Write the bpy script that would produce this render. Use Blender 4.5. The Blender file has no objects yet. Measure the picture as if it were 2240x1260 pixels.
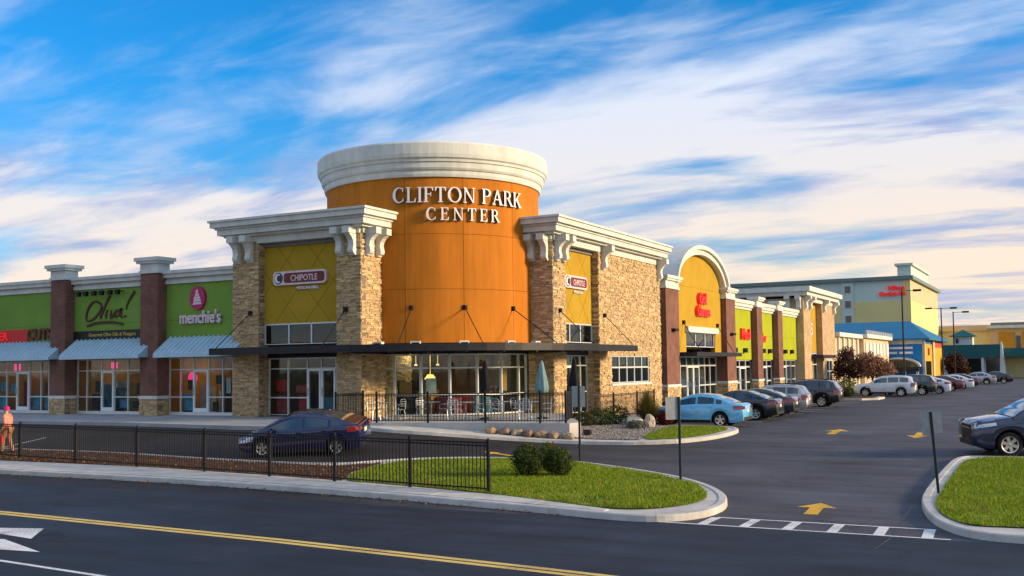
import bpy, bmesh, math, random
from mathutils import Vector, Matrix, noise as mnoise
R = math.radians
random.seed(7)
SC = bpy.context.scene
COL = SC.collection

# ------------------------------------------------------------------ camera
EYE = 2.8
cam = bpy.data.cameras.new('camera'); camo = bpy.data.objects.new('camera', cam); COL.objects.link(camo)
cam.sensor_width = 36.0; cam.lens = 36.0 * 2280 / 2240
cam.shift_y = 42 / 2240
cam.clip_start = 0.1; cam.clip_end = 6000
camo.matrix_world = (Matrix.Translation((0, 0, EYE)) @ Matrix.Rotation(R(28.0), 4, 'Z')
                     @ Matrix.Rotation(R(90 + 3.3), 4, 'X') @ Matrix.Rotation(R(-0.75), 4, 'Z'))
SC.camera = camo

# ------------------------------------------------------------------ light
SUN_AZ, SUN_EL = R(14.0), R(15.0)            # direction towards the sun, measured from +X towards +Y
sdir = Vector((math.cos(SUN_AZ) * math.cos(SUN_EL), math.sin(SUN_AZ) * math.cos(SUN_EL), math.sin(SUN_EL)))
sun = bpy.data.lights.new('sun', 'SUN'); suno = bpy.data.objects.new('sun', sun); COL.objects.link(suno)
sun.energy = 4.1; sun.angle = R(9.0); sun.color = (1.0, 0.72, 0.42)
suno.rotation_euler = sdir.to_track_quat('Z', 'Y').to_euler()

vs = SC.view_settings
vs.view_transform = 'Standard'; vs.look = 'None'; vs.exposure = 0.58; vs.gamma = 1.0; vs.use_curve_mapping = False


# ------------------------------------------------------------------ world
def build_world():
    w = bpy.data.worlds.new('World'); SC.world = w; w.use_nodes = True
    nt = w.node_tree; nt.nodes.clear(); N = nt.nodes.new; L = nt.links.new
    out = N('ShaderNodeOutputWorld'); bg = N('ShaderNodeBackground'); L(bg.outputs[0], out.inputs[0])
    bg.inputs[1].default_value = 0.10
    sky = N('ShaderNodeTexSky'); sky.sky_type = 'NISHITA'; sky.sun_disc = False
    sky.sun_elevation = SUN_EL; sky.sun_rotation = math.pi / 2 - SUN_AZ
    sky.air_density = 1.0; sky.dust_density = 0.4; sky.ozone_density = 3.0; sky.altitude = 100
    tc = N('ShaderNodeTexCoord')
    sep = N('ShaderNodeSeparateXYZ'); L(tc.outputs['Generated'], sep.inputs[0])

    def math_(op, a, b=None, c=None, clamp=False):
        n = N('ShaderNodeMath'); n.operation = op; n.use_clamp = clamp
        for i, v in enumerate((a, b, c)):
            if v is None: continue
            if isinstance(v, (int, float)): n.inputs[i].default_value = v
            else: L(v, n.inputs[i])
        return n.outputs[0]

    def mix(fac, a, b, typ='MIX'):
        n = N('ShaderNodeMix'); n.data_type = 'RGBA'; n.blend_type = typ
        for s, v in ((0, fac), (6, a), (7, b)):
            if isinstance(v, (int, float)): n.inputs[s].default_value = v
            elif isinstance(v, tuple): n.inputs[s].default_value = (*v, 1)
            else: L(v, n.inputs[s])
        return n.outputs[2]

    def ramp(v, lo, hi, smooth=True):
        n = N('ShaderNodeMapRange'); n.interpolation_type = 'SMOOTHSTEP' if smooth else 'LINEAR'
        L(v, n.inputs[0]); n.inputs[1].default_value = lo; n.inputs[2].default_value = hi
        return n.outputs[0]
    zc = math_('MAXIMUM', sep.outputs[2], 0.0)
    # a cloud sheet at even height: direction divided by height (softened near the horizon)
    k = math_('DIVIDE', 1.0, math_('ADD', zc, 0.16))
    px = math_('MULTIPLY', sep.outputs[0], k); py = math_('MULTIPLY', sep.outputs[1], k)
    cmb = N('ShaderNodeCombineXYZ'); L(px, cmb.inputs[0]); L(py, cmb.inputs[1])

    def cloud(scale, sx, sy, rot, detail, rough, dist, loc):
        m = N('ShaderNodeMapping'); L(cmb.outputs[0], m.inputs[0])
        m.inputs['Rotation'].default_value = (0, 0, R(rot)); m.inputs['Scale'].default_value = (sx, sy, 1)
        m.inputs['Location'].default_value = loc
        n = N('ShaderNodeTexNoise'); L(m.outputs[0], n.inputs['Vector'])
        n.inputs['Scale'].default_value = scale; n.inputs['Detail'].default_value = detail
        n.inputs['Roughness'].default_value = rough; n.inputs['Distortion'].default_value = dist
        return n.outputs[0]
    A = cloud(1.0, 0.62, 1.35, -28, 8, 0.52, 0.8, (5.2, 3.3, 7.0))       # big streaked banks
    B = cloud(3.0, 0.70, 1.6, -26, 6, 0.58, 0.6, (7.3, 2.2, 1.0))        # wisps
    Cc = cloud(1.6, 0.60, 1.6, -30, 8, 0.58, 0.45, (3.3, 6.4, 3.0))       # darker thick parts
    dens = math_('ADD', math_('MULTIPLY', A, 0.77), math_('MULTIPLY', B, 0.23))
    low = ramp(zc, 0.34, 0.12)                                           # thicker sheet towards the horizon
    dens = math_('ADD', dens, math_('MULTIPLY', low, 0.058))
    cover = ramp(dens, 0.385, 0.575)
    thick = ramp(Cc, 0.46, 0.65)
    blue = mix(1.0, sky.outputs[0], mix(ramp(zc, 0.04, 0.30), (0.62, 0.92, 1.12), (0.13, 0.98, 1.50)), 'MULTIPLY')
    # the low sheet is warmest on the sun's side of the sky
    az = math_('ADD', math_('MULTIPLY', sep.outputs[0], math.cos(SUN_AZ)), math_('MULTIPLY', sep.outputs[1], math.sin(SUN_AZ)))
    warm = math_('MULTIPLY', ramp(zc, 0.30, 0.04), math_('ADD', 0.80, math_('MULTIPLY', az, 0.20)))
    lit = mix(warm, (5.4, 5.9, 6.9), (7.8, 5.9, 3.95))
    shade = mix(warm, (1.7, 2.6, 5.1), (2.8, 3.35, 5.0))
    ccol = mix(math_('MULTIPLY', thick, 0.85), lit, shade)
    col = mix(math_('MULTIPLY', cover, 0.94), blue, ccol)
    L(col, bg.inputs[0])
    return nt
build_world()


# ------------------------------------------------------------------ helpers
def ss(a, b, v):
    t = min(1.0, max(0.0, (v - a) / (b - a))); return t * t * (3 - 2 * t)


def gz(x, y):
    """height of the paved ground: the lot falls gently from the shops to the street"""
    L = -0.35 + 0.4 * ss(28, 46, y)
    s = ss(25, 33, y) * ss(-15, -25, x) * (1 - ss(40, 46, y))
    return L * (1 - s) + 0.40 * s


class Thing:
    def __init__(self, name, label, cat, loc=(0, 0, 0), group=None, rz=0.0, kind=None):
        o = bpy.data.objects.new(name, None); COL.objects.link(o)
        o.location = loc; o.rotation_euler = (0, 0, rz); o.empty_display_size = 0.3
        o['label'] = label; o['category'] = cat
        if group: o['group'] = group
        if kind: o['kind'] = kind
        self.o = o; self.loc = Vector(loc)


def tag(o, label, cat, group=None):
    o['label'] = label; o['category'] = cat
    if group: o['group'] = group
    return o


def struct(o, kind='structure'):
    o['kind'] = kind; return o


def obj(name, verts, faces, mat, parent=None, smooth=False, mats=None, idx=None):
    """one mesh object. verts are in world space unless the parent is a car-like local thing (loc 0)"""
    me = bpy.data.meshes.new(name)
    off = parent.loc if isinstance(parent, Thing) else (getattr(parent, 'poff', None) or Vector((0, 0, 0)))
    if isinstance(parent, tuple): off = parent[1]
    me.from_pydata([(v[0] - off[0], v[1] - off[1], v[2] - off[2]) for v in verts], [], faces)
    for m in (mats or [mat]): me.materials.append(m)
    if idx: me.polygons.foreach_set('material_index', idx)
    if smooth: me.polygons.foreach_set('use_smooth', [True] * len(me.polygons))
    me.update()
    o = bpy.data.objects.new(name, me); COL.objects.link(o)
    if isinstance(parent, Thing): o.parent = parent.o
    elif isinstance(parent, tuple): o.parent = parent[0]
    elif parent is not None: o.parent = parent
    return o


BOXF = [(0, 1, 2, 3), (7, 6, 5, 4), (0, 4, 5, 1), (1, 5, 6, 2), (2, 6, 7, 3), (3, 7, 4, 0)]


def boxv(x0, x1, y0, y1, z0, z1):
    if x0 > x1: x0, x1 = x1, x0
    if y0 > y1: y0, y1 = y1, y0
    if z0 > z1: z0, z1 = z1, z0
    return [(x0, y0, z0), (x0, y1, z0), (x1, y1, z0), (x1, y0, z0), (x0, y0, z1), (x0, y1, z1), (x1, y1, z1), (x1, y0, z1)]


def box(name, r, mat, parent=None):
    return obj(name, boxv(*r), BOXF, mat, parent)


class MB:
    """collects shapes for one mesh"""
    def __init__(s): s.v = []; s.f = []; s.mi = []; s.smooth = False
    def add(s, v, f, m=0):
        n = len(s.v); s.v += v; s.f += [tuple(i + n for i in q) for q in f]; s.mi += [m] * len(f); return s
    def box(s, *r, m=0): return s.add(boxv(*r), BOXF, m)
    def bar(s, a, b, w, m=0, h=None):
        a = Vector(a); b = Vector(b); d = (b - a).normalized(); h = h or w
        ref = Vector((0, 0, 1)) if abs(d.z) < 0.9 else Vector((1, 0, 0))
        p = d.cross(ref).normalized() * w / 2; q = d.cross(p).normalized() * h / 2
        v = [tuple(c + i * p + j * q) for c in (a, b) for i, j in ((-1, -1), (1, -1), (1, 1), (-1, 1))]
        return s.add(v, [(3, 2, 1, 0), (4, 5, 6, 7), (0, 1, 5, 4), (1, 2, 6, 5), (2, 3, 7, 6), (3, 0, 4, 7)], m)
    def tube(s, pts, rad, seg=8, m=0, caps=True):
        pts = [Vector(p) for p in pts]; rings = []
        for i, p in enumerate(pts):
            d = (pts[min(i + 1, len(pts) - 1)] - pts[max(i - 1, 0)]).normalized()
            ref = Vector((0, 0, 1)) if abs(d.z) < 0.95 else Vector((1, 0, 0))
            a = d.cross(ref).normalized(); b = a.cross(d)
            r = rad[i] if isinstance(rad, (list, tuple)) else rad
            rings.append([tuple(p + r * (math.cos(t) * a + math.sin(t) * b)) for t in [2 * math.pi * k / seg for k in range(seg)]])
        v = [q for r_ in rings for q in r_]; f = []
        for i in range(len(rings) - 1):
            for k in range(seg):
                f.append((i * seg + k, i * seg + (k + 1) % seg, (i + 1) * seg + (k + 1) % seg, (i + 1) * seg + k))
        if caps: f += [tuple(range(seg)), tuple((len(rings) - 1) * seg + k for k in reversed(range(seg)))]
        return s.add(v, f, m)
    def lathe(s, prof, c, seg=24, a0=0.0, a1=2 * math.pi, m=0):
        """prof: list of (radius, z); about the vertical through c"""
        full = abs(a1 - a0 - 2 * math.pi) < 1e-6; n = seg if full else seg + 1; v = []; f = []
        for r, z in prof:
            for k in range(n):
                t = a0 + (a1 - a0) * k / seg
                v.append((c[0] + r * math.cos(t), c[1] + r * math.sin(t), c[2] + z))
        for i in range(len(prof) - 1):
            for k in range(seg):
                k2 = (k + 1) % n
                f.append((i * n + k, i * n + k2, (i + 1) * n + k2, (i + 1) * n + k))
        return s.add(v, f, m)
    def prism(s, poly, fn, d0, d1, m=0, ms=None):
        """poly in 2D (u,v); fn(u,d,v)->world; extruded d0..d1"""
        n = len(poly); v = [fn(u, d0, w) for u, w in poly] + [fn(u, d1, w) for u, w in poly]
        s.add(v, [tuple(range(n)), tuple(reversed(range(n, 2 * n)))], m)
        base = len(s.v) - 2 * n
        s.f += [(base + i, base + (i + 1) % n, base + n + (i + 1) % n, base + n + i) for i in range(n)]
        s.mi += [m if ms is None else ms] * n
        return s
    def build(s, name, mat, parent=None, smooth=False):
        mats = mat if isinstance(mat, (list, tuple)) else [mat]
        return obj(name, s.v, s.f, None, parent, smooth, mats, s.mi)


# ------------------------------------------------------------------ materials
def newmat(name):
    m = bpy.data.materials.new(name); m.use_nodes = True
    nt = m.node_tree; return m, nt, nt.nodes['Principled BSDF'], nt.nodes.new, nt.links.new


def setp(p, **k):
    for a, v in k.items():
        n = a.replace('_', ' ')
        if n in p.inputs: p.inputs[n].default_value = v


def M(name, col, rough=0.6, metal=0.0, var=0.12, scale=3.0, bump=0.0, bscale=40.0, spec=0.4, dirt=0.0, fine=0.0, coat=0.0, stretch=None):
    """general painted or mineral surface: colour drifts with two noises in world space, fine relief"""
    m, nt, p, N, L = newmat(name)
    setp(p, Roughness=rough, Metallic=metal, Specular_IOR_Level=spec, Coat_Weight=coat, Coat_Roughness=0.05)
    g = N('ShaderNodeNewGeometry'); src = g.outputs['Position']
    if stretch:
        mp = N('ShaderNodeMapping'); L(src, mp.inputs[0]); mp.inputs['Scale'].default_value = stretch; src = mp.outputs[0]
    n1 = N('ShaderNodeTexNoise'); L(src, n1.inputs['Vector']); n1.inputs['Scale'].default_value = scale; n1.inputs['Detail'].default_value = 6
    n1.inputs['Roughness'].default_value = 0.6
    mr = N('ShaderNodeMapRange'); L(n1.outputs[0], mr.inputs[0]); mr.inputs[1].default_value = 0.3; mr.inputs[2].default_value = 0.7
    mr.inputs[3].default_value = 1 - var; mr.inputs[4].default_value = 1 + var
    val = mr.outputs[0]
    if fine:
        n2 = N('ShaderNodeTexNoise'); L(g.outputs['Position'], n2.inputs['Vector']); n2.inputs['Scale'].default_value = bscale; n2.inputs['Detail'].default_value = 3
        m2 = N('ShaderNodeMapRange'); L(n2.outputs[0], m2.inputs[0]); m2.inputs[1].default_value = 0.3; m2.inputs[2].default_value = 0.7
        m2.inputs[3].default_value = 1 - fine; m2.inputs[4].default_value = 1 + fine
        mm = N('ShaderNodeMath'); mm.operation = 'MULTIPLY'; L(val, mm.inputs[0]); L(m2.outputs[0], mm.inputs[1]); val = mm.outputs[0]
    vm = N('ShaderNodeVectorMath'); vm.operation = 'SCALE'; vm.inputs[0].default_value = col; L(val, vm.inputs['Scale'])
    L(vm.outputs[0], p.inputs['Base Color'])
    if bump:
        nb = N('ShaderNodeTexNoise'); L(g.outputs['Position'], nb.inputs['Vector']); nb.inputs['Scale'].default_value = bscale; nb.inputs['Detail'].default_value = 4
        b = N('ShaderNodeBump'); b.inputs['Strength'].default_value = bump; b.inputs['Distance'].default_value = 0.02
        L(nb.outputs[0], b.inputs['Height']); L(b.outputs[0], p.inputs['Normal'])
    return m


def M_attr(name, rough=0.8, bump=0.3, bscale=25.0, sat=1.0, fine=0.18, spec=0.3, trans=0.0):
    """colour held per piece in the attribute 'tone' (stones, leaves), with fine grain"""
    m, nt, p, N, L = newmat(name)
    setp(p, Roughness=rough, Specular_IOR_Level=spec)
    a = N('ShaderNodeAttribute'); a.attribute_name = 'tone'
    g = N('ShaderNodeNewGeometry')
    n2 = N('ShaderNodeTexNoise'); L(g.outputs['Position'], n2.inputs['Vector']); n2.inputs['Scale'].default_value = bscale; n2.inputs['Detail'].default_value = 5
    m2 = N('ShaderNodeMapRange'); L(n2.outputs[0], m2.inputs[0]); m2.inputs[1].default_value = 0.3; m2.inputs[2].default_value = 0.7
    m2.inputs[3].default_value = 1 - fine; m2.inputs[4].default_value = 1 + fine
    vm = N('ShaderNodeVectorMath'); vm.operation = 'SCALE'; L(a.outputs['Color'], vm.inputs[0]); L(m2.outputs[0], vm.inputs['Scale'])
    L(vm.outputs[0], p.inputs['Base Color'])
    if bump:
        b = N('ShaderNodeBump'); b.inputs['Strength'].default_value = bump; b.inputs['Distance'].default_value = 0.02
        L(n2.outputs[0], b.inputs['Height']); L(b.outputs[0], p.inputs['Normal'])
    if trans:
        out = nt.nodes['Material Output']; t = N('ShaderNodeBsdfTranslucent'); L(vm.outputs[0], t.inputs['Color'])
        mx = N('ShaderNodeMixShader'); mx.inputs[0].default_value = trans
        L(p.outputs[0], mx.inputs[1]); L(t.outputs[0], mx.inputs[2]); L(mx.outputs[0], out.inputs['Surface'])
    return m


def M_brick(name, c1, c2, mortar, axis):
    m, nt, p, N, L = newmat(name); setp(p, Roughness=0.85, Specular_IOR_Level=0.25)
    g = N('ShaderNodeNewGeometry'); s = N('ShaderNodeSeparateXYZ'); L(g.outputs['Position'], s.inputs[0])
    ad = N('ShaderNodeMath'); ad.operation = 'ADD'; L(s.outputs[0], ad.inputs[0]); L(s.outputs[1], ad.inputs[1])
    c = N('ShaderNodeCombineXYZ'); L(ad.outputs[0], c.inputs[0]); L(s.outputs[2], c.inputs[1])
    b = N('ShaderNodeTexBrick'); L(c.outputs[0], b.inputs['Vector']); b.inputs['Scale'].default_value = 1.0
    b.inputs['Brick Width'].default_value = 0.21; b.inputs['Row Height'].default_value = 0.075; b.inputs['Mortar Size'].default_value = 0.007
    b.inputs['Color1'].default_value = (*c1, 1); b.inputs['Color2'].default_value = (*c2, 1); b.inputs['Mortar'].default_value = (*mortar, 1)
    n = N('ShaderNodeTexNoise'); L(g.outputs['Position'], n.inputs['Vector']); n.inputs['Scale'].default_value = 1.3; n.inputs['Detail'].default_value = 6
    mr = N('ShaderNodeMapRange'); L(n.outputs[0], mr.inputs[0]); mr.inputs[1].default_value = 0.3; mr.inputs[2].default_value = 0.7; mr.inputs[3].default_value = 0.78; mr.inputs[4].default_value = 1.22
    vm = N('ShaderNodeVectorMath'); vm.operation = 'SCALE'; L(b.outputs[0], vm.inputs[0]); L(mr.outputs[0], vm.inputs['Scale'])
    L(vm.outputs[0], p.inputs['Base Color'])
    bp = N('ShaderNodeBump'); bp.inputs['Strength'].default_value = 0.5; bp.inputs['Distance'].default_value = 0.01; bp.invert = True
    L(b.outputs['Fac'], bp.inputs['Height']); L(bp.outputs[0], p.inputs['Normal'])
    return m


def M_glass(name, tint=(0.80, 0.88, 0.88), refl=0.0):
    m, nt, p, N, L = newmat(name); nt.nodes.remove(p); out = nt.nodes['Material Output']
    t = N('ShaderNodeBsdfTransparent'); t.inputs[0].default_value = (*tint, 1)
    gl = N('ShaderNodeBsdfGlossy'); gl.inputs['Roughness'].default_value = 0.03; gl.inputs[0].default_value = (0.9, 0.95, 1, 1)
    gg = N('ShaderNodeNewGeometry'); dt = N('ShaderNodeVectorMath'); dt.operation = 'DOT_PRODUCT'; L(gg.outputs['Incoming'], dt.inputs[0]); L(gg.outputs['Normal'], dt.inputs[1])

    def mt(op, a, b=None):
        n = N('ShaderNodeMath'); n.operation = op
        for i, q in enumerate((a, b)):
            if q is None: continue
            if isinstance(q, (int, float)): n.inputs[i].default_value = q
            else: L(q, n.inputs[i])
        return n.outputs[0]
    sch = mt('ADD', 0.035, mt('MULTIPLY', 0.965, mt('POWER', mt('SUBTRACT', 1.0, mt('ABSOLUTE', dt.outputs['Value'])), 5.0)))
    ad = N('ShaderNodeMath'); ad.operation = 'ADD'; L(sch, ad.inputs[0]); ad.inputs[1].default_value = refl; ad.use_clamp = True
    g = N('ShaderNodeNewGeometry'); n = N('ShaderNodeTexNoise'); L(g.outputs['Position'], n.inputs['Vector']); n.inputs['Scale'].default_value = 0.7
    b = N('ShaderNodeBump'); b.inputs['Strength'].default_value = 0.04; b.inputs['Distance'].default_value = 0.1
    L(n.outputs[0], b.inputs['Height']); L(b.outputs[0], gl.inputs['Normal'])
    mx = N('ShaderNodeMixShader'); L(ad.outputs[0], mx.inputs[0]); L(t.outputs[0], mx.inputs[1]); L(gl.outputs[0], mx.inputs[2])
    L(mx.outputs[0], out.inputs['Surface'])
    return m


def M_emit(name, col, st):
    m, nt, p, N, L = newmat(name); setp(p, Base_Color=(*col, 1), Emission_Color=(*col, 1), Emission_Strength=st, Roughness=0.4)
    return m


def M_ground(name, base, tint, patches=0.45, sp=0.25, streak=(0.25, 1.6, 1.0), newpave=None):
    """asphalt: worn patches, tyre-polished streaks, sealed cracks, aggregate grain"""
    m, nt, p, N, L = newmat(name); setp(p, Roughness=0.78, Specular_IOR_Level=sp)
    g = N('ShaderNodeNewGeometry'); pos = g.outputs['Position']

    def no(scale, det, rough=0.6, stretch=None, dist=0.0):
        src = pos
        if stretch:
            mp = N('ShaderNodeMapping'); L(pos, mp.inputs[0]); mp.inputs['Scale'].default_value = stretch; src = mp.outputs[0]
        n = N('ShaderNodeTexNoise'); L(src, n.inputs['Vector']); n.inputs['Scale'].default_value = scale
        n.inputs['Detail'].default_value = det; n.inputs['Roughness'].default_value = rough; n.inputs['Distortion'].default_value = dist
        return n.outputs[0]

    def mr(v, a, b, lo, hi):
        n = N('ShaderNodeMapRange'); L(v, n.inputs[0])
        for i, q in enumerate((a, b, lo, hi)): n.inputs[1 + i].default_value = q
        return n.outputs[0]

    def mul(a, b):
        n = N('ShaderNodeMath'); n.operation = 'MULTIPLY'; L(a, n.inputs[0]); L(b, n.inputs[1]); return n.outputs[0]
    v = mul(mr(no(0.22, 7, 0.62), 0.3, 0.7, 1 - patches, 1 + patches), mr(no(0.9, 5, 0.6, streak), 0.3, 0.7, 0.72, 1.28))
    v = mul(v, mr(no(60, 3, 0.7), 0.25, 0.75, 0.72, 1.28))
    # hairline cracks
    w = N('ShaderNodeTexVoronoi'); w.feature = 'DISTANCE_TO_EDGE'; w.inputs['Scale'].default_value = 0.16
    mp = N('ShaderNodeVectorMath'); mp.operation = 'ADD'; nn = N('ShaderNodeTexNoise'); L(pos, nn.inputs['Vector']); nn.inputs['Scale'].default_value = 0.6; nn.inputs['Detail'].default_value = 5
    sc = N('ShaderNodeVectorMath'); sc.operation = 'SCALE'; L(nn.outputs['Color'], sc.inputs[0]); sc.inputs['Scale'].default_value = 3.0
    L(pos, mp.inputs[0]); L(sc.outputs[0], mp.inputs[1]); L(mp.outputs[0], w.inputs['Vector'])
    v = mul(v, mr(w.outputs['Distance'], 0.0, 0.007, 0.50, 1.0))
    # oil drips and stains
    st = N('ShaderNodeTexVoronoi'); st.inputs['Scale'].default_value = 0.55; L(pos, st.inputs['Vector'])
    v = mul(v, mr(st.outputs['Distance'], 0.03, 0.16, 0.70, 1.0))
    if newpave:
        # a newer, darker overlay on the service lane beside the shops, with a ragged edge
        sx = N('ShaderNodeSeparateXYZ'); L(pos, sx.inputs[0]); nz = no(0.25, 6, 0.6)
        ax = N('ShaderNodeMath'); ax.operation = 'MULTIPLY_ADD'; L(nz, ax.inputs[0]); ax.inputs[1].default_value = 9.0; L(sx.outputs[0], ax.inputs[2])
        v = mul(v, mr(ax.outputs[0], newpave[0], newpave[1], newpave[2], 1.0))
    vm = N('ShaderNodeVectorMath'); vm.operation = 'SCALE'; vm.inputs[0].default_value = tuple(base * t for t in tint); L(v, vm.inputs['Scale'])
    L(vm.outputs[0], p.inputs['Base Color'])
    b = N('ShaderNodeBump'); b.inputs['Strength'].default_value = 0.35; b.inputs['Distance'].default_value = 0.012
    L(no(90, 3, 0.7), b.inputs['Height']); L(b.outputs[0], p.inputs['Normal'])
    L(mr(no(0.5, 5), 0.3, 0.7, 0.62, 0.88), p.inputs['Roughness'])
    return m


def M_worn(name, col, under=(0.05, 0.05, 0.055)):
    """road paint worn through to the asphalt in flecks and tyre scuffs"""
    m, nt, p, N, L = newmat(name); setp(p, Roughness=0.75, Specular_IOR_Level=0.25)
    g = N('ShaderNodeNewGeometry'); pos = g.outputs['Position']
    n1 = N('ShaderNodeTexNoise'); L(pos, n1.inputs['Vector']); n1.inputs['Scale'].default_value = 26; n1.inputs['Detail'].default_value = 6; n1.inputs['Roughness'].default_value = .7
    n2 = N('ShaderNodeTexNoise'); L(pos, n2.inputs['Vector']); n2.inputs['Scale'].default_value = 1.1; n2.inputs['Detail'].default_value = 5
    ad = N('ShaderNodeMath'); ad.operation = 'MULTIPLY_ADD'; L(n2.outputs[0], ad.inputs[0]); ad.inputs[1].default_value = 0.55; L(n1.outputs[0], ad.inputs[2])
    mr = N('ShaderNodeMapRange'); L(ad.outputs[0], mr.inputs[0]); mr.inputs[1].default_value = 0.80; mr.inputs[2].default_value = 0.97; mr.inputs[3].default_value = 0.0; mr.inputs[4].default_value = 0.85
    mx = N('ShaderNodeMix'); mx.data_type = 'RGBA'; L(mr.outputs[0], mx.inputs[0]); mx.inputs[6].default_value = (*col, 1); mx.inputs[7].default_value = (*under, 1)
    L(mx.outputs[2], p.inputs['Base Color'])
    return m


def M_turf(name):
    m, nt, p, N, L = newmat(name); setp(p, Roughness=0.9, Specular_IOR_Level=0.15)
    g = N('ShaderNodeNewGeometry'); pos = g.outputs['Position']
    n1 = N('ShaderNodeTexNoise'); L(pos, n1.inputs['Vector']); n1.inputs['Scale'].default_value = 0.8; n1.inputs['Detail'].default_value = 7
    n2 = N('ShaderNodeTexNoise'); L(pos, n2.inputs['Vector']); n2.inputs['Scale'].default_value = 35; n2.inputs['Detail'].default_value = 4
    cr = N('ShaderNodeValToRGB'); L(n1.outputs[0], cr.inputs[0])
    e = cr.color_ramp.elements; e[0].position = 0.32; e[0].color = (0.08, 0.16, 0.008, 1); e[1].position = 0.60; e[1].color = (0.24, 0.29, 0.02, 1); q = cr.color_ramp.elements.new(0.74); q.color = (0.33, 0.26, 0.07, 1)
    mr = N('ShaderNodeMapRange'); L(n2.outputs[0], mr.inputs[0]); mr.inputs[1].default_value = 0.3; mr.inputs[2].default_value = 0.7; mr.inputs[3].default_value = 0.5; mr.inputs[4].default_value = 1.4
    vm = N('ShaderNodeVectorMath'); vm.operation = 'SCALE'; L(cr.outputs[0], vm.inputs[0]); L(mr.outputs[0], vm.inputs['Scale'])
    L(vm.outputs[0], p.inputs['Base Color'])
    b = N('ShaderNodeBump'); b.inputs['Strength'].default_value = 0.8; b.inputs['Distance'].default_value = 0.05; L(n2.outputs[0], b.inputs['Height']); L(b.outputs[0], p.inputs['Normal'])
    return m


def M_paint(name, col, rough=0.22, metal=0.35):
    m, nt, p, N, L = newmat(name); setp(p, Base_Color=(*col, 1), Roughness=rough, Metallic=metal, Coat_Weight=1.0, Coat_Roughness=0.04, Specular_IOR_Level=0.5)
    g = N('ShaderNodeNewGeometry'); n = N('ShaderNodeTexNoise'); L(g.outputs['Position'], n.inputs['Vector']); n.inputs['Scale'].default_value = 2.5; n.inputs['Detail'].default_value = 5
    mr = N('ShaderNodeMapRange'); L(n.outputs[0], mr.inputs[0]); mr.inputs[1].default_value = 0.3; mr.inputs[2].default_value = 0.7; mr.inputs[3].default_value = rough * 0.7; mr.inputs[4].default_value = rough * 1.5
    L(mr.outputs[0], p.inputs['Roughness'])
    return m


MAT = {}
MAT['street'] = M_ground('street_asphalt', 0.027, (0.68, 1.0, 1.55))
MAT['lot'] = M_ground('lot_asphalt', 0.074, (0.94, 0.97, 1.12), patches=0.36, newpave=(-13.5, -3.5, 0.30))
MAT['land'] = M('far_ground', (0.10, 0.10, 0.06), 0.95, var=0.3, scale=0.05, spec=0.1)
MAT['concrete'] = M('concrete', (0.43, 0.42, 0.39), 0.85, var=0.18, scale=1.2, bump=0.25, bscale=60, fine=0.12, spec=0.2)
MAT['kerb'] = M('kerb_concrete', (0.50, 0.49, 0.45), 0.85, var=0.20, scale=1.6, bump=0.25, bscale=50, fine=0.12, spec=0.2)
MAT['walk'] = M('walk_concrete', (0.33, 0.34, 0.35), 0.85, var=0.16, scale=0.9, bump=0.2, bscale=60, fine=0.1, spec=0.2)
MAT['turf'] = M_turf('turf')
MAT['mulch'] = M('mulch', (0.085, 0.048, 0.032), 0.95, var=0.45, scale=9, bump=0.9, bscale=30, fine=0.4, spec=0.1)
MAT['gravel'] = M('gravel', (0.20, 0.18, 0.16), 0.95, var=0.3, scale=14, bump=0.9, bscale=22, fine=0.35, spec=0.15)
MAT['line_y'] = M_worn('yellow_road_paint', (0.72, 0.52, 0.15))
MAT['line_a'] = M_worn('amber_road_paint', (0.74, 0.42, 0.03))
MAT['line_w'] = M_worn('white_road_paint', (0.74, 0.74, 0.73))
MAT['tar'] = M('tar_seal', (0.016, 0.017, 0.020), 0.5, var=0.2, scale=4)
MAT['orange'] = M('orange_stucco', (0.47, 0.162, 0.014), 0.85, var=0.17, scale=1.6, stretch=(1.0, 1.0, 0.16), bump=0.25, bscale=70, spec=0.2, fine=0.05)
MAT['mustard'] = M('mustard_stucco', (0.42, 0.27, 0.022), 0.85, var=0.10, scale=0.8, bump=0.25, bscale=70, spec=0.2)
MAT['sunlit'] = M('sunlit_green_stucco', (0.33, 0.38, 0.012), 0.85, var=0.10, scale=0.7, bump=0.25, bscale=70, spec=0.2)  # green stucco with the warm sunlight mixed into its base colour
MAT['green'] = M('green_stucco', (0.185, 0.325, 0.055), 0.85, var=0.10, scale=0.7, bump=0.25, bscale=70, spec=0.2)
MAT['trim'] = M('cream_trim', (0.62, 0.64, 0.585), 0.8, var=0.14, scale=1.8, stretch=(1.0, 1.0, 0.35), bump=0.12, bscale=60, spec=0.25)
MAT['brick'] = M_brick('brown_brick', (0.165, 0.072, 0.052), (0.22, 0.097, 0.066), (0.16, 0.11, 0.095), 0)
MAT['stone'] = M_attr('ledge_stone', 0.85, 0.6, 22)
MAT['mortar'] = M('stone_mortar', (0.20, 0.165, 0.12), 0.95, var=0.2, scale=6, bump=0.5, bscale=40)
MAT['farstone'] = M_brick('tan_stone_courses', (0.55, 0.40, 0.22), (0.45, 0.32, 0.19), (0.28, 0.21, 0.14), 0)
MAT['black'] = M('black_metal', (0.008, 0.008, 0.010), 0.55, metal=0.0, spec=0.25, var=0.2, scale=5)
MAT['steel_dark'] = M('canopy_steel', (0.022, 0.022, 0.026), 0.5, metal=0.4, var=0.2, scale=3)
MAT['frame'] = M('aluminium_frame', (0.62, 0.66, 0.66), 0.4, metal=0.25, var=0.06, scale=3)
MAT['doorframe'] = M('door_frame', (0.78, 0.86, 0.88), 0.4, metal=0.0, var=0.05, scale=3)
MAT['awning'] = M('awning_metal', (0.40, 0.58, 0.68), 0.45, metal=0.15, var=0.08, scale=1.5, spec=0.5)
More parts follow.
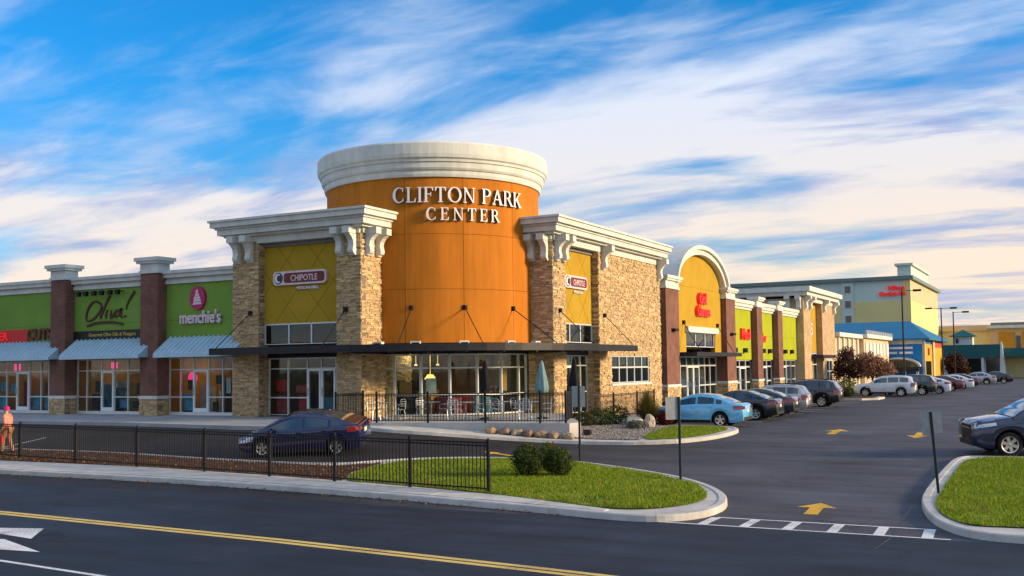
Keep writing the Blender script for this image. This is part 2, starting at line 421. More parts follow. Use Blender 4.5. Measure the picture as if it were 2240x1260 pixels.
MAT['glass'] = M_glass('shop_glass')
MAT['darkglass'] = M_glass('tinted_glass', (0.30, 0.38, 0.38), 0.02)
MAT['inside'] = M('interior_wall', (0.40, 0.21, 0.08), 0.9, var=0.25, scale=0.8)
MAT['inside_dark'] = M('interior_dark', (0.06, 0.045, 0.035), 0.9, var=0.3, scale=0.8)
MAT['inside_orange'] = M('interior_orange', (0.50, 0.22, 0.04), 0.85, var=0.3, scale=0.9)
MAT['floor'] = M('interior_floor', (0.10, 0.085, 0.07), 0.5, var=0.2, scale=1.0)
MAT['roof'] = M('flat_roof', (0.20, 0.20, 0.20), 0.9, var=0.2, scale=0.4)
MAT['silver'] = M('brushed_silver', (0.50, 0.53, 0.55), 0.38, metal=0.7, var=0.08, scale=4)
MAT['rubber'] = M('rubber', (0.012, 0.012, 0.012), 0.85, var=0.2, scale=6, spec=0.2)
MAT['plastic'] = M('dark_plastic', (0.014, 0.014, 0.016), 0.6, var=0.15, scale=6)
MAT['rim'] = M('alloy_rim', (0.58, 0.58, 0.56), 0.30, metal=0.75, var=0.05, scale=8)
MAT['carglass'] = M('car_glass', (0.012, 0.030, 0.036), 0.04, var=0.05, spec=0.9, coat=1.0)
MAT['lamp_clear'] = M('headlamp', (0.55, 0.60, 0.62), 0.12, metal=0.3, var=0.05, spec=0.9, coat=1.0)
MAT['lamp_red'] = M('tail_lamp', (0.22, 0.010, 0.008), 0.15, var=0.05, spec=0.8, coat=1.0)
MAT['signred'] = M('sign_red', (0.62, 0.010, 0.012), 0.45, var=0.06)
MAT['red_letter'] = M_emit('lit_red_letter', (0.75, 0.012, 0.008), 0.25)
MAT['white_letter'] = M('white_letter', (0.80, 0.81, 0.82), 0.5, var=0.04)
MAT['navy'] = M('letter_side', (0.03, 0.035, 0.06), 0.5, var=0.1)
MAT['maroon'] = M('maroon', (0.16, 0.022, 0.025), 0.5, var=0.1)
MAT['signblack'] = M('sign_black', (0.012, 0.011, 0.010), 0.5, var=0.15)
MAT['gold'] = M('gold_letter', (0.55, 0.42, 0.10), 0.5, var=0.1)
MAT['brownink'] = M('brown_letter', (0.075, 0.022, 0.008), 0.6, var=0.1)
MAT['magenta'] = M('magenta_sign', (0.45, 0.008, 0.11), 0.45, var=0.08)
MAT['pinkwhite'] = M('pale_pink', (0.72, 0.58, 0.60), 0.5, var=0.06)
MAT['neon'] = M_emit('pink_neon', (1.0, 0.03, 0.22), 0.8)
MAT['lamp_warm'] = M_emit('warm_lamp', (1.0, 0.58, 0.14), 1.3)
MAT['added_glow'] = M_emit('added_ceiling_glow', (1.0, 0.74, 0.40), 16.0)  # emission for panels added to brighten the interiors
MAT['signback'] = M('sign_back', (0.30, 0.33, 0.35), 0.45, metal=0.5, var=0.12, scale=6)
MAT['post'] = M('sign_post', (0.020, 0.032, 0.030), 0.6, metal=0.3, var=0.2, scale=8)
MAT['leaf'] = M_attr('leaves', 0.7, 0.0, 8, fine=0.15, spec=0.2, trans=0.25)
MAT['bark'] = M('bark', (0.09, 0.055, 0.035), 0.9, var=0.3, scale=8, bump=0.6, bscale=30)
MAT['teal'] = M('teal_roof', (0.010, 0.105, 0.105), 0.6, var=0.12, scale=0.6)
MAT['blue_roof'] = M('blue_roof', (0.008, 0.15, 0.29), 0.55, var=0.12, scale=0.5)
MAT['blue_wall'] = M('blue_wall', (0.012, 0.20, 0.52), 0.7, var=0.1, scale=0.5)
MAT['cream'] = M('cream_wall', (0.60, 0.47, 0.28), 0.8, var=0.08, scale=0.4)
MAT['hotel_y'] = M('hotel_ochre', (0.76, 0.64, 0.27), 0.85, var=0.08, scale=0.15)
MAT['hotel_g'] = M('hotel_grey', (0.56, 0.67, 0.59), 0.85, var=0.06, scale=0.15)
MAT['hotel_roof'] = M('hotel_cornice', (0.17, 0.23, 0.22), 0.7, var=0.1)
MAT['window_far'] = M('far_window', (0.015, 0.035, 0.030), 0.08, var=0.2, spec=0.9)
MAT['poster'] = M('poster_blue', (0.10, 0.30, 0.42), 0.6, var=0.5, scale=3)
MAT['poster_r'] = M('poster_red', (0.45, 0.05, 0.04), 0.6, var=0.4, scale=3)
MAT['poster_w'] = M('poster_white', (0.60, 0.60, 0.58), 0.6, var=0.3, scale=3)


# ================================================================== ground
def grid_sheet(name, xs, ys, mat, off=0.0, zf=gz):
    v = [(x, y, zf(x, y) + off) for y in ys for x in xs]; n = len(xs)
    f = [(j * n + i, j * n + i + 1, (j + 1) * n + i + 1, (j + 1) * n + i) for j in range(len(ys) - 1) for i in range(n - 1)]
    return struct(obj(name, v, f, mat))


def frange(a, b, s):
    n = max(1, int(round((b - a) / s))); return [a + (b - a) * i / n for i in range(n + 1)]


def smooth_loop(pts, it=2, closed=True):
    for _ in range(it):
        q = []; n = len(pts)
        rng = range(n) if closed else range(n - 1)
        if not closed: q.append(pts[0])
        for i in rng:
            a, b = pts[i], pts[(i + 1) % n]
            q.append((a[0] * .75 + b[0] * .25, a[1] * .75 + b[1] * .25)); q.append((a[0] * .25 + b[0] * .75, a[1] * .25 + b[1] * .75))
        if not closed: q.append(pts[-1])
        pts = q
    return pts


def poly_sheet(name, pts, off, mat, parent=None, zf=gz, cell=1.5, skirt=0.0, jag=0.0, kind='structure'):
    """a sheet over a closed outline that follows the ground, with a skirt down to the paving"""
    bm = bmesh.new()
    vs_ = [bm.verts.new((p[0], p[1], 0)) for p in pts]; f = bm.faces.new(vs_)
    if f.normal.z < 0: f.normal_flip()
    bmesh.ops.triangulate(bm, faces=bm.faces[:])
    x0, x1 = min(p[0] for p in pts), max(p[0] for p in pts); y0, y1 = min(p[1] for p in pts), max(p[1] for p in pts)
    if cell:
        for ax, a, b in ((0, x0, x1), (1, y0, y1)):
            t = a + cell
            while t < b:
                co = (t, 0, 0) if ax == 0 else (0, t, 0); no = (1, 0, 0) if ax == 0 else (0, 1, 0)
                bmesh.ops.bisect_plane(bm, geom=bm.verts[:] + bm.edges[:] + bm.faces[:], plane_co=co, plane_no=no, dist=1e-4)
                t += cell
    bm.normal_update()
    for fc in bm.faces:
        if fc.normal.z < 0: fc.normal_flip()
    be = [e for e in bm.edges if e.is_boundary]
    if skirt:
        r = bmesh.ops.extrude_edge_only(bm, edges=be)
        nv = [g_ for g_ in r['geom'] if isinstance(g_, bmesh.types.BMVert)]
        low = set(nv)
    else: low = set()
    for v in bm.verts:
        z = zf(v.co.x, v.co.y)
        v.co.z = z + off - (skirt if v in low else 0.0)
    me = bpy.data.meshes.new(name); bm.to_mesh(me); bm.free(); me.materials.append(mat)
    o = bpy.data.objects.new(name, me); COL.objects.link(o)
    if parent is not None: o.parent = parent
    elif kind: o['kind'] = kind
    return o


land = struct(obj('land', [(-3000, -1500, -0.6), (3000, -1500, -0.6), (3000, 4500, -0.6), (-3000, 4500, -0.6)], [(0, 1, 2, 3)], MAT['land']))
grid_sheet('street', [-140, -60, -30, 0, 30, 90], [-30, 0, 20.05], MAT['street'])
grid_sheet('parking_lot', frange(-75, -45, 6) + frange(-44, -4, 1)[0:] + frange(0, 90, 10), frange(20.05, 50, 1) + frange(55, 270, 15), MAT['lot'])

# near island: raised kerb slab, turf, mulch and the paved walk along the street
ISL = smooth_loop([(-75, 21.7), (-45, 21.7), (-29.5, 21.6), (-24.1, 21.75), (-18.6, 21.5), (-13.9, 20.95), (-10.0, 20.32), (-8.4, 19.95), (-7.5, 20.0), (-6.95, 20.45), (-6.65, 21.3),
       (-6.72, 22.7), (-7.4, 24.6), (-8.7, 26.6), (-10.6, 28.4), (-13.4, 30.2), (-15.2, 30.75), (-16.6, 30.5), (-18.0, 29.5), (-19.6, 27.9), (-20.6, 26.6), (-24.5, 26.45), (-31, 27.05), (-37, 26.95), (-45, 27.0), (-75, 27.0)], 2)
isl_o = poly_sheet('island_kerb', ISL, 0.125, MAT['kerb'], skirt=0.16)
INNER_TURF = smooth_loop([(-17.4, 22.85), (-15.8, 22.68), (-13.5, 22.28), (-11.9, 21.78), (-9.75, 20.98), (-8.5, 20.56), (-7.75, 20.95), (-7.25, 22.1), (-7.35, 23.3), (-8.2, 25.3), (-9.1, 26.5), (-10.9, 28.1), (-13.55, 29.9),
              (-15.3, 30.35), (-16.4, 30.1), (-17.6, 29.2), (-19.1, 27.5), (-18.6, 25.0)], 2)
poly_sheet('turf', INNER_TURF, 0.15, MAT['turf'], cell=0.8)
MULCH = [(-75, 23.9), (-45, 23.9), (-33, 23.87), (-26.4, 23.98), (-21.1, 23.43), (-17.45, 22.87), (-18.7, 25.0), (-19.2, 27.3), (-20.3, 26.2), (-24.6, 26.2), (-31, 26.8), (-37, 26.7), (-75, 26.7)]
poly_sheet('mulch_bed', MULCH, 0.145, MAT['mulch'], cell=1.0)
# walk slabs between kerb and planting: each slab a piece
wout = [(-45, 21.95), (-29.5, 21.9), (-24.1, 22.03), (-18.6, 21.78), (-13.9, 21.22), (-10.0, 20.58), (-8.7, 20.25)]
winn = [(-45, 23.88), (-33, 23.85), (-26.4, 23.96), (-21.1, 23.41), (-15.8, 22.66), (-11.9, 21.76), (-9.75, 20.96), (-8.6, 20.5)]


def kerb_stones(outline, parent, piece=2.4, w=0.17, xlim=(-46, 8)):
    """cast kerb lengths set along an outline, with open joints"""
    n = len(outline); ar = sum(outline[i - 1][0] * outline[i][1] - outline[i][0] * outline[i - 1][1] for i in range(n)); sg = 1 if ar > 0 else -1
    P = []
    for i in range(n):
        a, b = outline[i], outline[(i + 1) % n]; l = math.hypot(b[0] - a[0], b[1] - a[1]); m = max(1, int(l / 0.35))
        P += [(a[0] + (b[0] - a[0]) * k / m, a[1] + (b[1] - a[1]) * k / m) for k in range(m)]
    cur, ln = [P[0]], 0.0
    def flush(c):
        if len(c) < 2 or not all(xlim[0] < q[0] < xlim[1] for q in c): return
        v = []
        tot = sum(math.hypot(b[0] - a[0], b[1] - a[1]) for a, b in zip(c, c[1:]))
        for i, q in enumerate(c):
            a, b = c[max(0, i - 1)], c[min(len(c) - 1, i + 1)]; dx, dy = b[0] - a[0], b[1] - a[1]; l = math.hypot(dx, dy) or 1; nx, ny = -dy / l * sg, dx / l * sg
            sh = 0.009 * (1 if i == 0 else -1 if i == len(c) - 1 else 0); q = (q[0] + dx / l * sh, q[1] + dy / l * sh); z = gz(*q)
            for o, h in ((-0.012, -0.04), (-0.006, 0.115), (0.022, 0.14), (w, 0.142), (w + .004, 0.09)): v.append((q[0] + nx * o, q[1] + ny * o, z + h))
        m = len(c); f = [(i * 5 + k, i * 5 + k + 1, (i + 1) * 5 + k + 1, (i + 1) * 5 + k) for i in range(m - 1) for k in range(4)] + [(0, 1, 2, 3, 4), tuple((m - 1) * 5 + k for k in (4, 3, 2, 1, 0))]
        obj('kerb_length', v, f, MAT['kerb'], parent)
    for q in P[1:] + P[:1]:
        d = math.hypot(q[0] - cur[-1][0], q[1] - cur[-1][1]); cur.append(q); ln += d
        if ln >= piece: flush(cur); cur, ln = [q], 0.0
    flush(cur)


def yat(line, x):
    for a, b in zip(line, line[1:]):
        if a[0] <= x <= b[0]: return a[1] + (b[1] - a[1]) * (x - a[0]) / (b[0] - a[0])
    return line[-1][1] if x > line[-1][0] else line[0][1]
sw = struct(obj('sidewalk', [(-75, 21.97, -0.219), (-45, 21.97, -0.219), (-45, 23.88, -0.219), (-75, 23.88, -0.219)], [(0, 1, 2, 3)], MAT['kerb']))
x = -45.0
while x < -8.8:
    x2 = min(x + 1.5, -8.65); g_ = 0.008
    q = [(x + g_, yat(wout, x) + 0), (x2 - g_, yat(wout, x2)), (x2 - g_, yat(winn, x2)), (x + g_, yat(winn, x))]
    dz = random.uniform(-0.002, 0.003)
    v = [(a, b, -0.225) for a, b in q] + [(a, b, -0.205 + dz) for a, b in q]
    obj('slab', v, [(4, 5, 6, 7), (0, 1, 5, 4), (1, 2, 6, 5), (2, 3, 7, 6), (3, 0, 4, 7)], MAT['kerb'], sw)
    x = x2

# right-hand island
RISL = smooth_loop([(30, 20.2), (2, 20.12), (-0.8, 20.12), (-1.45, 20.25), (-1.95, 20.75), (-2.45, 21.9), (-2.85, 23.8), (-3.05, 25.5), (-3.16, 28.4), (-3.2, 32.1), (-3.12, 34.6), (-2.6, 35.0), (2, 35.05), (30, 35.2)], 2)
kerb_stones(RISL, poly_sheet('island_kerb', RISL, 0.125, MAT['kerb'], skirt=0.16))
kerb_stones(ISL, isl_o)
RTURF = smooth_loop([(30, 21.15), (2, 21.15), (-0.9, 21.1), (-1.5, 20.98), (-1.85, 21.2), (-2.28, 22.1), (-2.62, 23.8), (-2.72, 26.3), (-2.84, 31.0), (-2.78, 34.4), (-1.2, 34.6), (2, 34.65), (30, 34.8)], 2)
poly_sheet('turf', RTURF, 0.15, MAT['turf'], cell=0.8)

# kerbed bed in front of the right-hand stone pavilion
BED = smooth_loop([(-25.6, 33.75), (-23.6, 33.35), (-22.2, 33.75), (-20.7, 34.45), (-19.1, 35.2), (-17.6, 35.9), (-15.9, 36.35), (-14.2, 36.75), (-12.9, 37.6), (-12.1, 39.2), (-11.9, 41.5), (-12.2, 43.0), (-12.9, 43.9), (-14.2, 44.1), (-17.8, 44.1), (-21.4, 44.3), (-27, 44.3), (-27, 34.0)], 2)
kerb_stones(BED, poly_sheet('bed_kerb', BED, 0.125, MAT['kerb'], skirt=0.16), xlim=(-25.2, 0))
BTURF = smooth_loop([(-14.4, 37.25), (-13.3, 37.9), (-12.55, 39.3), (-12.35, 41.4), (-12.55, 42.7), (-13.2, 43.4), (-14.6, 43.5), (-15.2, 42.3), (-15.0, 40.0)], 2)
poly_sheet('turf', BTURF, 0.15, MAT['turf'], cell=0.8)
BGRAV = [(-19.0, 36.3), (-17.4, 36.75), (-15.9, 37.0), (-14.42, 37.27), (-15.05, 40.0), (-15.25, 42.3), (-14.65, 43.5), (-18.3, 43.6), (-21.3, 43.9), (-21.2, 39.5)]
poly_sheet('gravel_bed', BGRAV, 0.145, MAT['gravel'], cell=0.8)

# shop walk along the left-hand shops, patio slab round the corner
LW = [(-80, 33.0), (-50, 33.0), (-38.2, 33.35), (-30.5, 32.6), (-28.0, 32.7), (-25.4, 33.75), (-25.4, 36.8), (-26.5, 40.5), (-80, 40.5)]
poly_sheet('shop_walk', LW, 0.0, MAT['walk'], zf=lambda x, y: 0.55 + 0.09 * ss(33, 38, y), skirt=0.40, cell=2.5)
PAT = [(-26.9, 34.75), (-24.5, 34.9), (-20.4, 36.0), (-18.2, 36.25), (-17.0, 36.55), (-16.9, 37.4), (-18.7, 40.5), (-20.6, 44.0), (-21.2, 44.7), (-27.0, 44.7)]
poly_sheet('patio', PAT, 0.0, MAT['concrete'], zf=lambda x, y: 0.62, skirt=0.75, cell=0)
grid_sheet('right_shop_walk', [-24, -18.6], [44.6, 60, 80, 100, 150], MAT['walk'], zf=lambda x, y: 0.20)
box('right_walk_kerb', (-18.6, -18.4, 44.6, 150, -0.1, 0.202), MAT['kerb'])['kind'] = 'structure'
# planted median beyond the fifth parked car
MED = [(-18.5, 79.5), (-13.4, 79.5), (-12.4, 80.6), (-12.4, 83.6), (-13.2, 84.7), (-18.5, 84.7)]
poly_sheet('median_kerb', MED, 0.14, MAT['kerb'], skirt=0.2, cell=0)
poly_sheet('median_mulch', [(-18.4, 79.8), (-13.6, 79.8), (-12.8, 80.8), (-12.8, 83.4), (-13.4, 84.4), (-18.4, 84.4)], 0.16, MAT['mulch'], cell=0)

# ------------------------------------------------------------------ painted markings
def mark(name, polys, mat, label=None, off=0.004):
    mb = MB()
    for p in polys:
        n = len(p); mb.add([(a, b, gz(a, b) + off) for a, b in p], [tuple(range(n))])
    return struct(mb.build(name, mat))


for s in (0.0, 0.225):
    pl = [(-60, 15.75 + s), (-21.6, 15.45 + s), (-13.1, 14.98 + s), (-7.3, 14.47 + s), (-3, 14.0 + s), (12, 12.2 + s)]
    mark('yellow_centre_line', [[(a[0], a[1]), (b[0], b[1]), (b[0], b[1] + 0.155), (a[0], a[1] + 0.155)] for a, b in zip(pl, pl[1:])], MAT['line_y'])
pl = [(-40, 12.1), (-16.0, 11.6), (-13.5, 11.4), (-8, 10.8), (10, 8.6)]
mark('white_lane_line', [[(a[0], a[1]), (b[0], b[1]), (b[0], b[1] + 0.10), (a[0], a[1] + 0.10)] for a, b in zip(pl, pl[1:])], MAT['line_w'])
# white turn arrow in the near lane
mark('white_turn_arrow', [[(-22.5, 13.55), (-19.0, 13.62), (-17.6, 13.42), (-18.5, 14.40), (-19.6, 14.05), (-22.5, 14.0)], [(-18.05, 13.18), (-16.15, 12.5), (-17.3, 12.35), (-18.6, 12.6), (-20.4, 12.62), (-20.4, 12.95), (-18.9, 12.95)]], MAT['line_w'])
# ladder crosswalk
mark('crosswalk', [[(-7.5, 20.08), (-1.95, 20.05), (-1.95, 20.13), (-7.5, 20.16)], [(-6.5, 21.12), (-2.3, 21.12), (-2.3, 21.20), (-6.5, 21.20)]]
     + [[(-6.62 + i * 0.835, 20.14), (-6.42 + i * 0.835, 20.14), (-6.42 + i * 0.835 - 0.06 * i / 5, 21.12), (-6.62 + i * 0.835 - 0.06 * i / 5, 21.12)] for i in range(6)], MAT['line_w'])
mark('seam_in_asphalt', [[(-2.95, 20.0), (-2.9, 20.0), (-3.12, 24.5), (-3.16, 24.5)], [(-3.02, 18.6), (-2.98, 18.6), (-2.9, 20.0), (-2.95, 20.0)]], MAT['signblack'], off=0.003)


def arrow(x, y, ln, wd, dirn):
    a = dirn; c, s = math.cos(a), math.sin(a)
    sh = [(-ln / 2, -wd * .17), (ln * .08, -wd * .17), (ln * .08, -wd / 2), (ln / 2, 0), (ln * .08, wd / 2), (ln * .08, wd * .17), (-ln / 2, wd * .17)]
    return [[(x + u * c - v * s, y + u * s + v * c) for u, v in sh]]
mark('yellow_lane_arrow', arrow(-4.95, 23.25, 1.9, 0.85, R(95)), MAT['line_a'])
mark('yellow_lane_arrow', arrow(-8.4, 43.6, 2.6, 0.95, R(92)), MAT['line_a'])
mark('yellow_lane_arrow', arrow(-5.15, 42.6, 2.6, 0.80, R(-88)), MAT['line_a'])
mark('yellow_lane_mark', arrow(-17.6, 31.9, 1.3, 0.5, R(170)), MAT['line_a'])
# parking bay lines
for y in (47.4, 50.2, 53.0, 55.9, 59.0, 61.8, 64.6, 67.5, 70.4, 73.2, 76.0):
    mark('bay_line', [[(-18.3, y - .9), (-12.9, y - .9), (-12.9, y - .8), (-18.3, y - .8)]], MAT['line_w'])
for xx in (-44, -41, -38):
    mark('bay_line', [[(xx, 27.3), (xx + .1, 27.3), (xx + .1, 29.6), (xx, 29.6)]], MAT['line_w'])

# sealed cracks wandering over the paving
rnd = random.Random(51)
for (x0_, y0_, ang, ln) in ((-14, 18.6, 4, 7.5), (-26, 17.6, -3, 6), (-3.5, 30.5, 82, 8), (-10.5, 33.0, 20, 6), (-7.5, 38.5, 75, 9), (-4.6, 47, 95, 12), (-1, 16.8, 12, 6), (-20, 13.2, -8, 5), (-9.8, 52, 100, 10)):
    P_ = []; x_, y_, a_ = x0_, y0_, R(ang)
    for k in range(int(ln / .25)):
        P_.append((x_, y_)); a_ += rnd.gauss(0, .16); a_ += (R(ang) - a_) * .12; x_ += .25 * math.cos(a_); y_ += .25 * math.sin(a_)
    q_ = []
    for a, b in zip(P_, P_[1:]):
        dx, dy = b[0] - a[0], b[1] - a[1]; l = math.hypot(dx, dy); nx, ny = -dy / l * .022, dx / l * .022
        q_.append([(a[0] - nx, a[1] - ny), (b[0] - nx, b[1] - ny), (b[0] + nx, b[1] + ny), (a[0] + nx, a[1] + ny)])
    mark('sealed_crack', q_, MAT['tar'], off=0.003)


# ================================================================== building helpers
class Fr:
    """facade frame: u along the wall, d outwards, v up"""
    def __init__(s, kind, plane): s.k = kind; s.p = plane
    def __call__(s, u, d, v): return (u, s.p - d, v) if s.k == 'A' else (s.p + d, u, v)
    def r(s, u0, u1, d0, d1, v0, v1):
        return (u0, u1, s.p - d1, s.p - d0, v0, v1) if s.k == 'A' else (s.p + d0, s.p + d1, u0, u1, v0, v1)
    def at(s, d): return Fr(s.k, s.p - d if s.k == 'A' else s.p + d)


def sub(part, T): return (part, T.loc)


def fbox(name, fr, u0, u1, d0, d1, v0, v1, mat, T): return box(name, fr.r(u0, u1, d0, d1, v0, v1), mat, T)


def text(name, body, fr, u, v, size, d, mat, T, ext=0.03, bold=0.0, align='CENTER', sx=1.0, shear=0.0):
    cu = bpy.data.curves.new(name, 'FONT'); cu.body = body; cu.size = size; cu.align_x = align; cu.extrude = ext; cu.offset = bold * size
    cu.shear = shear; cu.resolution_u = 3; cu.materials.append(mat)
    tmp = bpy.data.objects.new('lettering_curve', cu)
    me = bpy.data.meshes.new_from_object(tmp); bpy.data.objects.remove(tmp); bpy.data.curves.remove(cu)
    if not me.materials: me.materials.append(mat)
    o = bpy.data.objects.new(name, me); COL.objects.link(o)
    p = T[0] if isinstance(T, tuple) else T.o; off = T[1] if isinstance(T, tuple) else T.loc
    o.parent = p; o.location = Vector(fr(u, d, v)) - off; o.scale = (sx, 1, 1)
    o.rotation_euler = (R(90), 0, 0 if fr.k == 'A' else R(90))
    return o


def storefront(T, fr, us, vs_, doors=(), fw=0.055, glass='glass', fm='frame', depth=0.10, dtop=2):
    """mullions, rails, panes; doors = list of (bay index) whose leaf runs from the sill to rail index dtop"""
    fmt = MAT[fm]
    for u in us: fbox('mullion', fr, u - fw / 2, u + fw / 2, -depth, 0.0, vs_[0], vs_[-1], fmt, T)
    for i in range(len(us) - 1):
        a, b = us[i] + fw / 2, us[i + 1] - fw / 2
        for j, v in enumerate(vs_):
            if i in doors and 0 < j < dtop: continue
            fbox('rail', fr, a, b, -depth + 0.004, -0.004, v - fw / 2 + (fw / 2 if j == 0 else 0), v + fw / 2, fmt, T)
        if i in doors:
            z0, z1 = vs_[0] + 0.03, vs_[dtop] - fw / 2; s = 0.085
            mb = MB()
            mb.box(*fr.r(a, a + s, -0.07, 0.035, z0, z1)); mb.box(*fr.r(b - s, b, -0.07, 0.035, z0, z1))
            mb.box(*fr.r(a + s, b - s, -0.07, 0.033, z1 - s, z1)); mb.box(*fr.r(a + s, b - s, -0.07, 0.033, z0, z0 + 0.2))
            dr = mb.build('door', MAT['doorframe'], T)
            fbox('pane', fr, a + s, b - s, -0.03, -0.02, z0 + 0.2, z1 - s, MAT[glass], sub(dr, T))
            fbox('handle', fr, a + s * .3, a + s * .7, 0.035, 0.09, z0 + 0.85, z0 + 1.25, MAT['silver'], sub(dr, T))
            lo = dtop
        else: lo = 0
        for j in range(lo, len(vs_) - 1):
            fbox('pane', fr, a, b, -0.055, -0.045, vs_[j] + (fw if j == 0 else fw / 2), vs_[j + 1] - fw / 2, MAT[glass], T)


def interior(T, fr, u0, u1, v0, v1, dep, wall='inside', seed=1, glows=2, items=8, cols=('poster', 'poster_r', 'poster_w', 'inside_orange')):
    rnd = random.Random(seed)
    d0 = -0.25
    fbox('interior_wall', fr, u0, u1, -dep - 0.1, -dep, v0, v1, MAT[wall], T)
    fbox('interior_wall', fr, u0, u0 + 0.05, -dep, d0, v0, v1, MAT[wall], T)
    fbox('interior_wall', fr, u1 - 0.05, u1, -dep, d0, v0, v1, MAT[wall], T)
    fbox('interior_floor', fr, u0, u1, -dep, d0 + 0.15, v0 - 0.1, v0, MAT['floor'], T)
    fbox('ceiling', fr, u0, u1, -dep, d0, v1, v1 + 0.1, MAT['inside_orange'], T)
    for i in range(glows):
        u = u0 + (u1 - u0) * (i + .5) / glows; d = -dep * 0.45
        fbox('added_ceiling_glow', fr, u - .35, u + .35, d - .15, d + .15, v1 - 0.06, v1 - 0.01, MAT['added_glow'], T)  # glowing panel added under the ceiling to light up the shop
    for i in range(items):
        u = rnd.uniform(u0 + .3, u1 - .5); w = rnd.uniform(.3, .8); d = -rnd.uniform(0.8, dep - .6); h = rnd.uniform(.7, 1.7)
        fbox('display', fr, u, u + w, d - .3, d, v0, v0 + h, MAT[rnd.choice(cols)], T)
    for i in range(max(2, items // 2)):
        u = rnd.uniform(u0 + .2, u1 - .9); w = rnd.uniform(.3, .8); v = v0 + rnd.uniform(1.0, 2.2)
        fbox('wall_poster', fr, u, u + w, -dep + 0.002, -dep + 0.03, v, v + rnd.uniform(.3, .7), MAT[rnd.choice(cols)], T)


def window_posters(T, fr, bays, v0, v1, seed, cols, prob=.6):
    """printed sheets and stock standing just behind the glass"""
    rnd = random.Random(seed)
    for a, b in bays:
        if rnd.random() > prob: continue
        w = (b - a) * rnd.uniform(.35, .8); u = a + (b - a - w) * rnd.random() * .8 + .06; h = rnd.uniform(.35, .85); v = rnd.uniform(v0, max(v0 + .01, v1 - h))
        fbox('window_poster', fr, u, u + w, -0.20, -0.185, v, v + h, MAT[rnd.choice(cols)], T)


def panel_wall(T, fr, u0, u1, v0, v1, nu, nv, mat, d=0.0, th=0.05, gap=0.012):
    fbox('wall', fr, u0, u1, d - 0.4, d - th + 0.006, v0, v1, MAT['mortar'], T)
    for i in range(nu):
        for j in range(nv):
            a = u0 + (u1 - u0) * i / nu; b = u0 + (u1 - u0) * (i + 1) / nu; c = v0 + (v1 - v0) * j / nv; e = v0 + (v1 - v0) * (j + 1) / nv
            fbox('wall_panel', fr, a + (gap / 2 if i else 0), b - (gap / 2 if i < nu - 1 else 0), d - th, d, c + (gap / 2 if j else 0), e - (gap / 2 if j < nv - 1 else 0), mat, T)


def clip_poly(p, u0, u1, v0, v1):
    def cl(p, f, inter):
        q = []
        for i in range(len(p)):
            a, b = p[i - 1], p[i]
            if f(b):
                if not f(a): q.append(inter(a, b))
                q.append(b)
            elif f(a): q.append(inter(a, b))
        return q
    for ax, lim, sg in ((0, u0, 1), (0, u1, -1), (1, v0, 1), (1, v1, -1)):
        if not p: break
        def inter(a, b, ax=ax, lim=lim):
            t = (lim - a[ax]) / (b[ax] - a[ax]); return (a[0] + (b[0] - a[0]) * t, a[1] + (b[1] - a[1]) * t)
        p = cl(p, lambda q, ax=ax, lim=lim, sg=sg: (q[ax] - lim) * sg >= -1e-9, inter)
    return p


def diamond_wall(T, fr, u0, u1, v0, v1, s, mat, d=0.0, th=0.04, gap=0.02):
    fbox('wall', fr, u0, u1, d - 0.35, d - th + 0.006, v0, v1, MAT['mortar'], T)
    n = int((u1 - u0 + v1 - v0) / s) + 3
    cu, cv = (u0 + u1) / 2, (v0 + v1) / 2
    for i in range(-n, n):
        for j in range(-n, n):
            g_ = gap / 2
            P = [(i * s + g_, j * s + g_), ((i + 1) * s - g_, j * s + g_), ((i + 1) * s - g_, (j + 1) * s - g_), (i * s + g_, (j + 1) * s - g_)]
            q = [(cu + (a - b) * .7071 * .92, cv + (a + b) * .7071 * 1.08) for a, b in P]
            q = clip_poly(q, u0, u1, v0, v1)
            if len(q) < 3: continue
            ar = abs(sum(q[k - 1][0] * q[k][1] - q[k][0] * q[k - 1][1] for k in range(len(q)))) / 2
            if ar < 0.01: continue
            MB().prism(q, fr, d, d - th).build('wall_panel', mat, T)


def tiers(T, name, fr, u0, u1, steps, back=-0.3, ends=(1, 1), mat=None):
    """steps: (v0, v1, overhang)"""
    mb = MB()
    for v0, v1, o in steps: mb.box(*fr.r(u0 - o * ends[0], u1 + o * ends[1], back, o, v0, v1))
    return mb.build(name, mat or MAT['trim'], T)


TONES = [(0.546, 0.387, 0.198), (0.49, 0.35, 0.183), (0.45, 0.319, 0.168), (0.409, 0.301, 0.168), (0.578, 0.413, 0.209), (0.466, 0.35, 0.198), (0.514, 0.361, 0.18), (0.385, 0.278, 0.153), (0.602, 0.447, 0.239)]


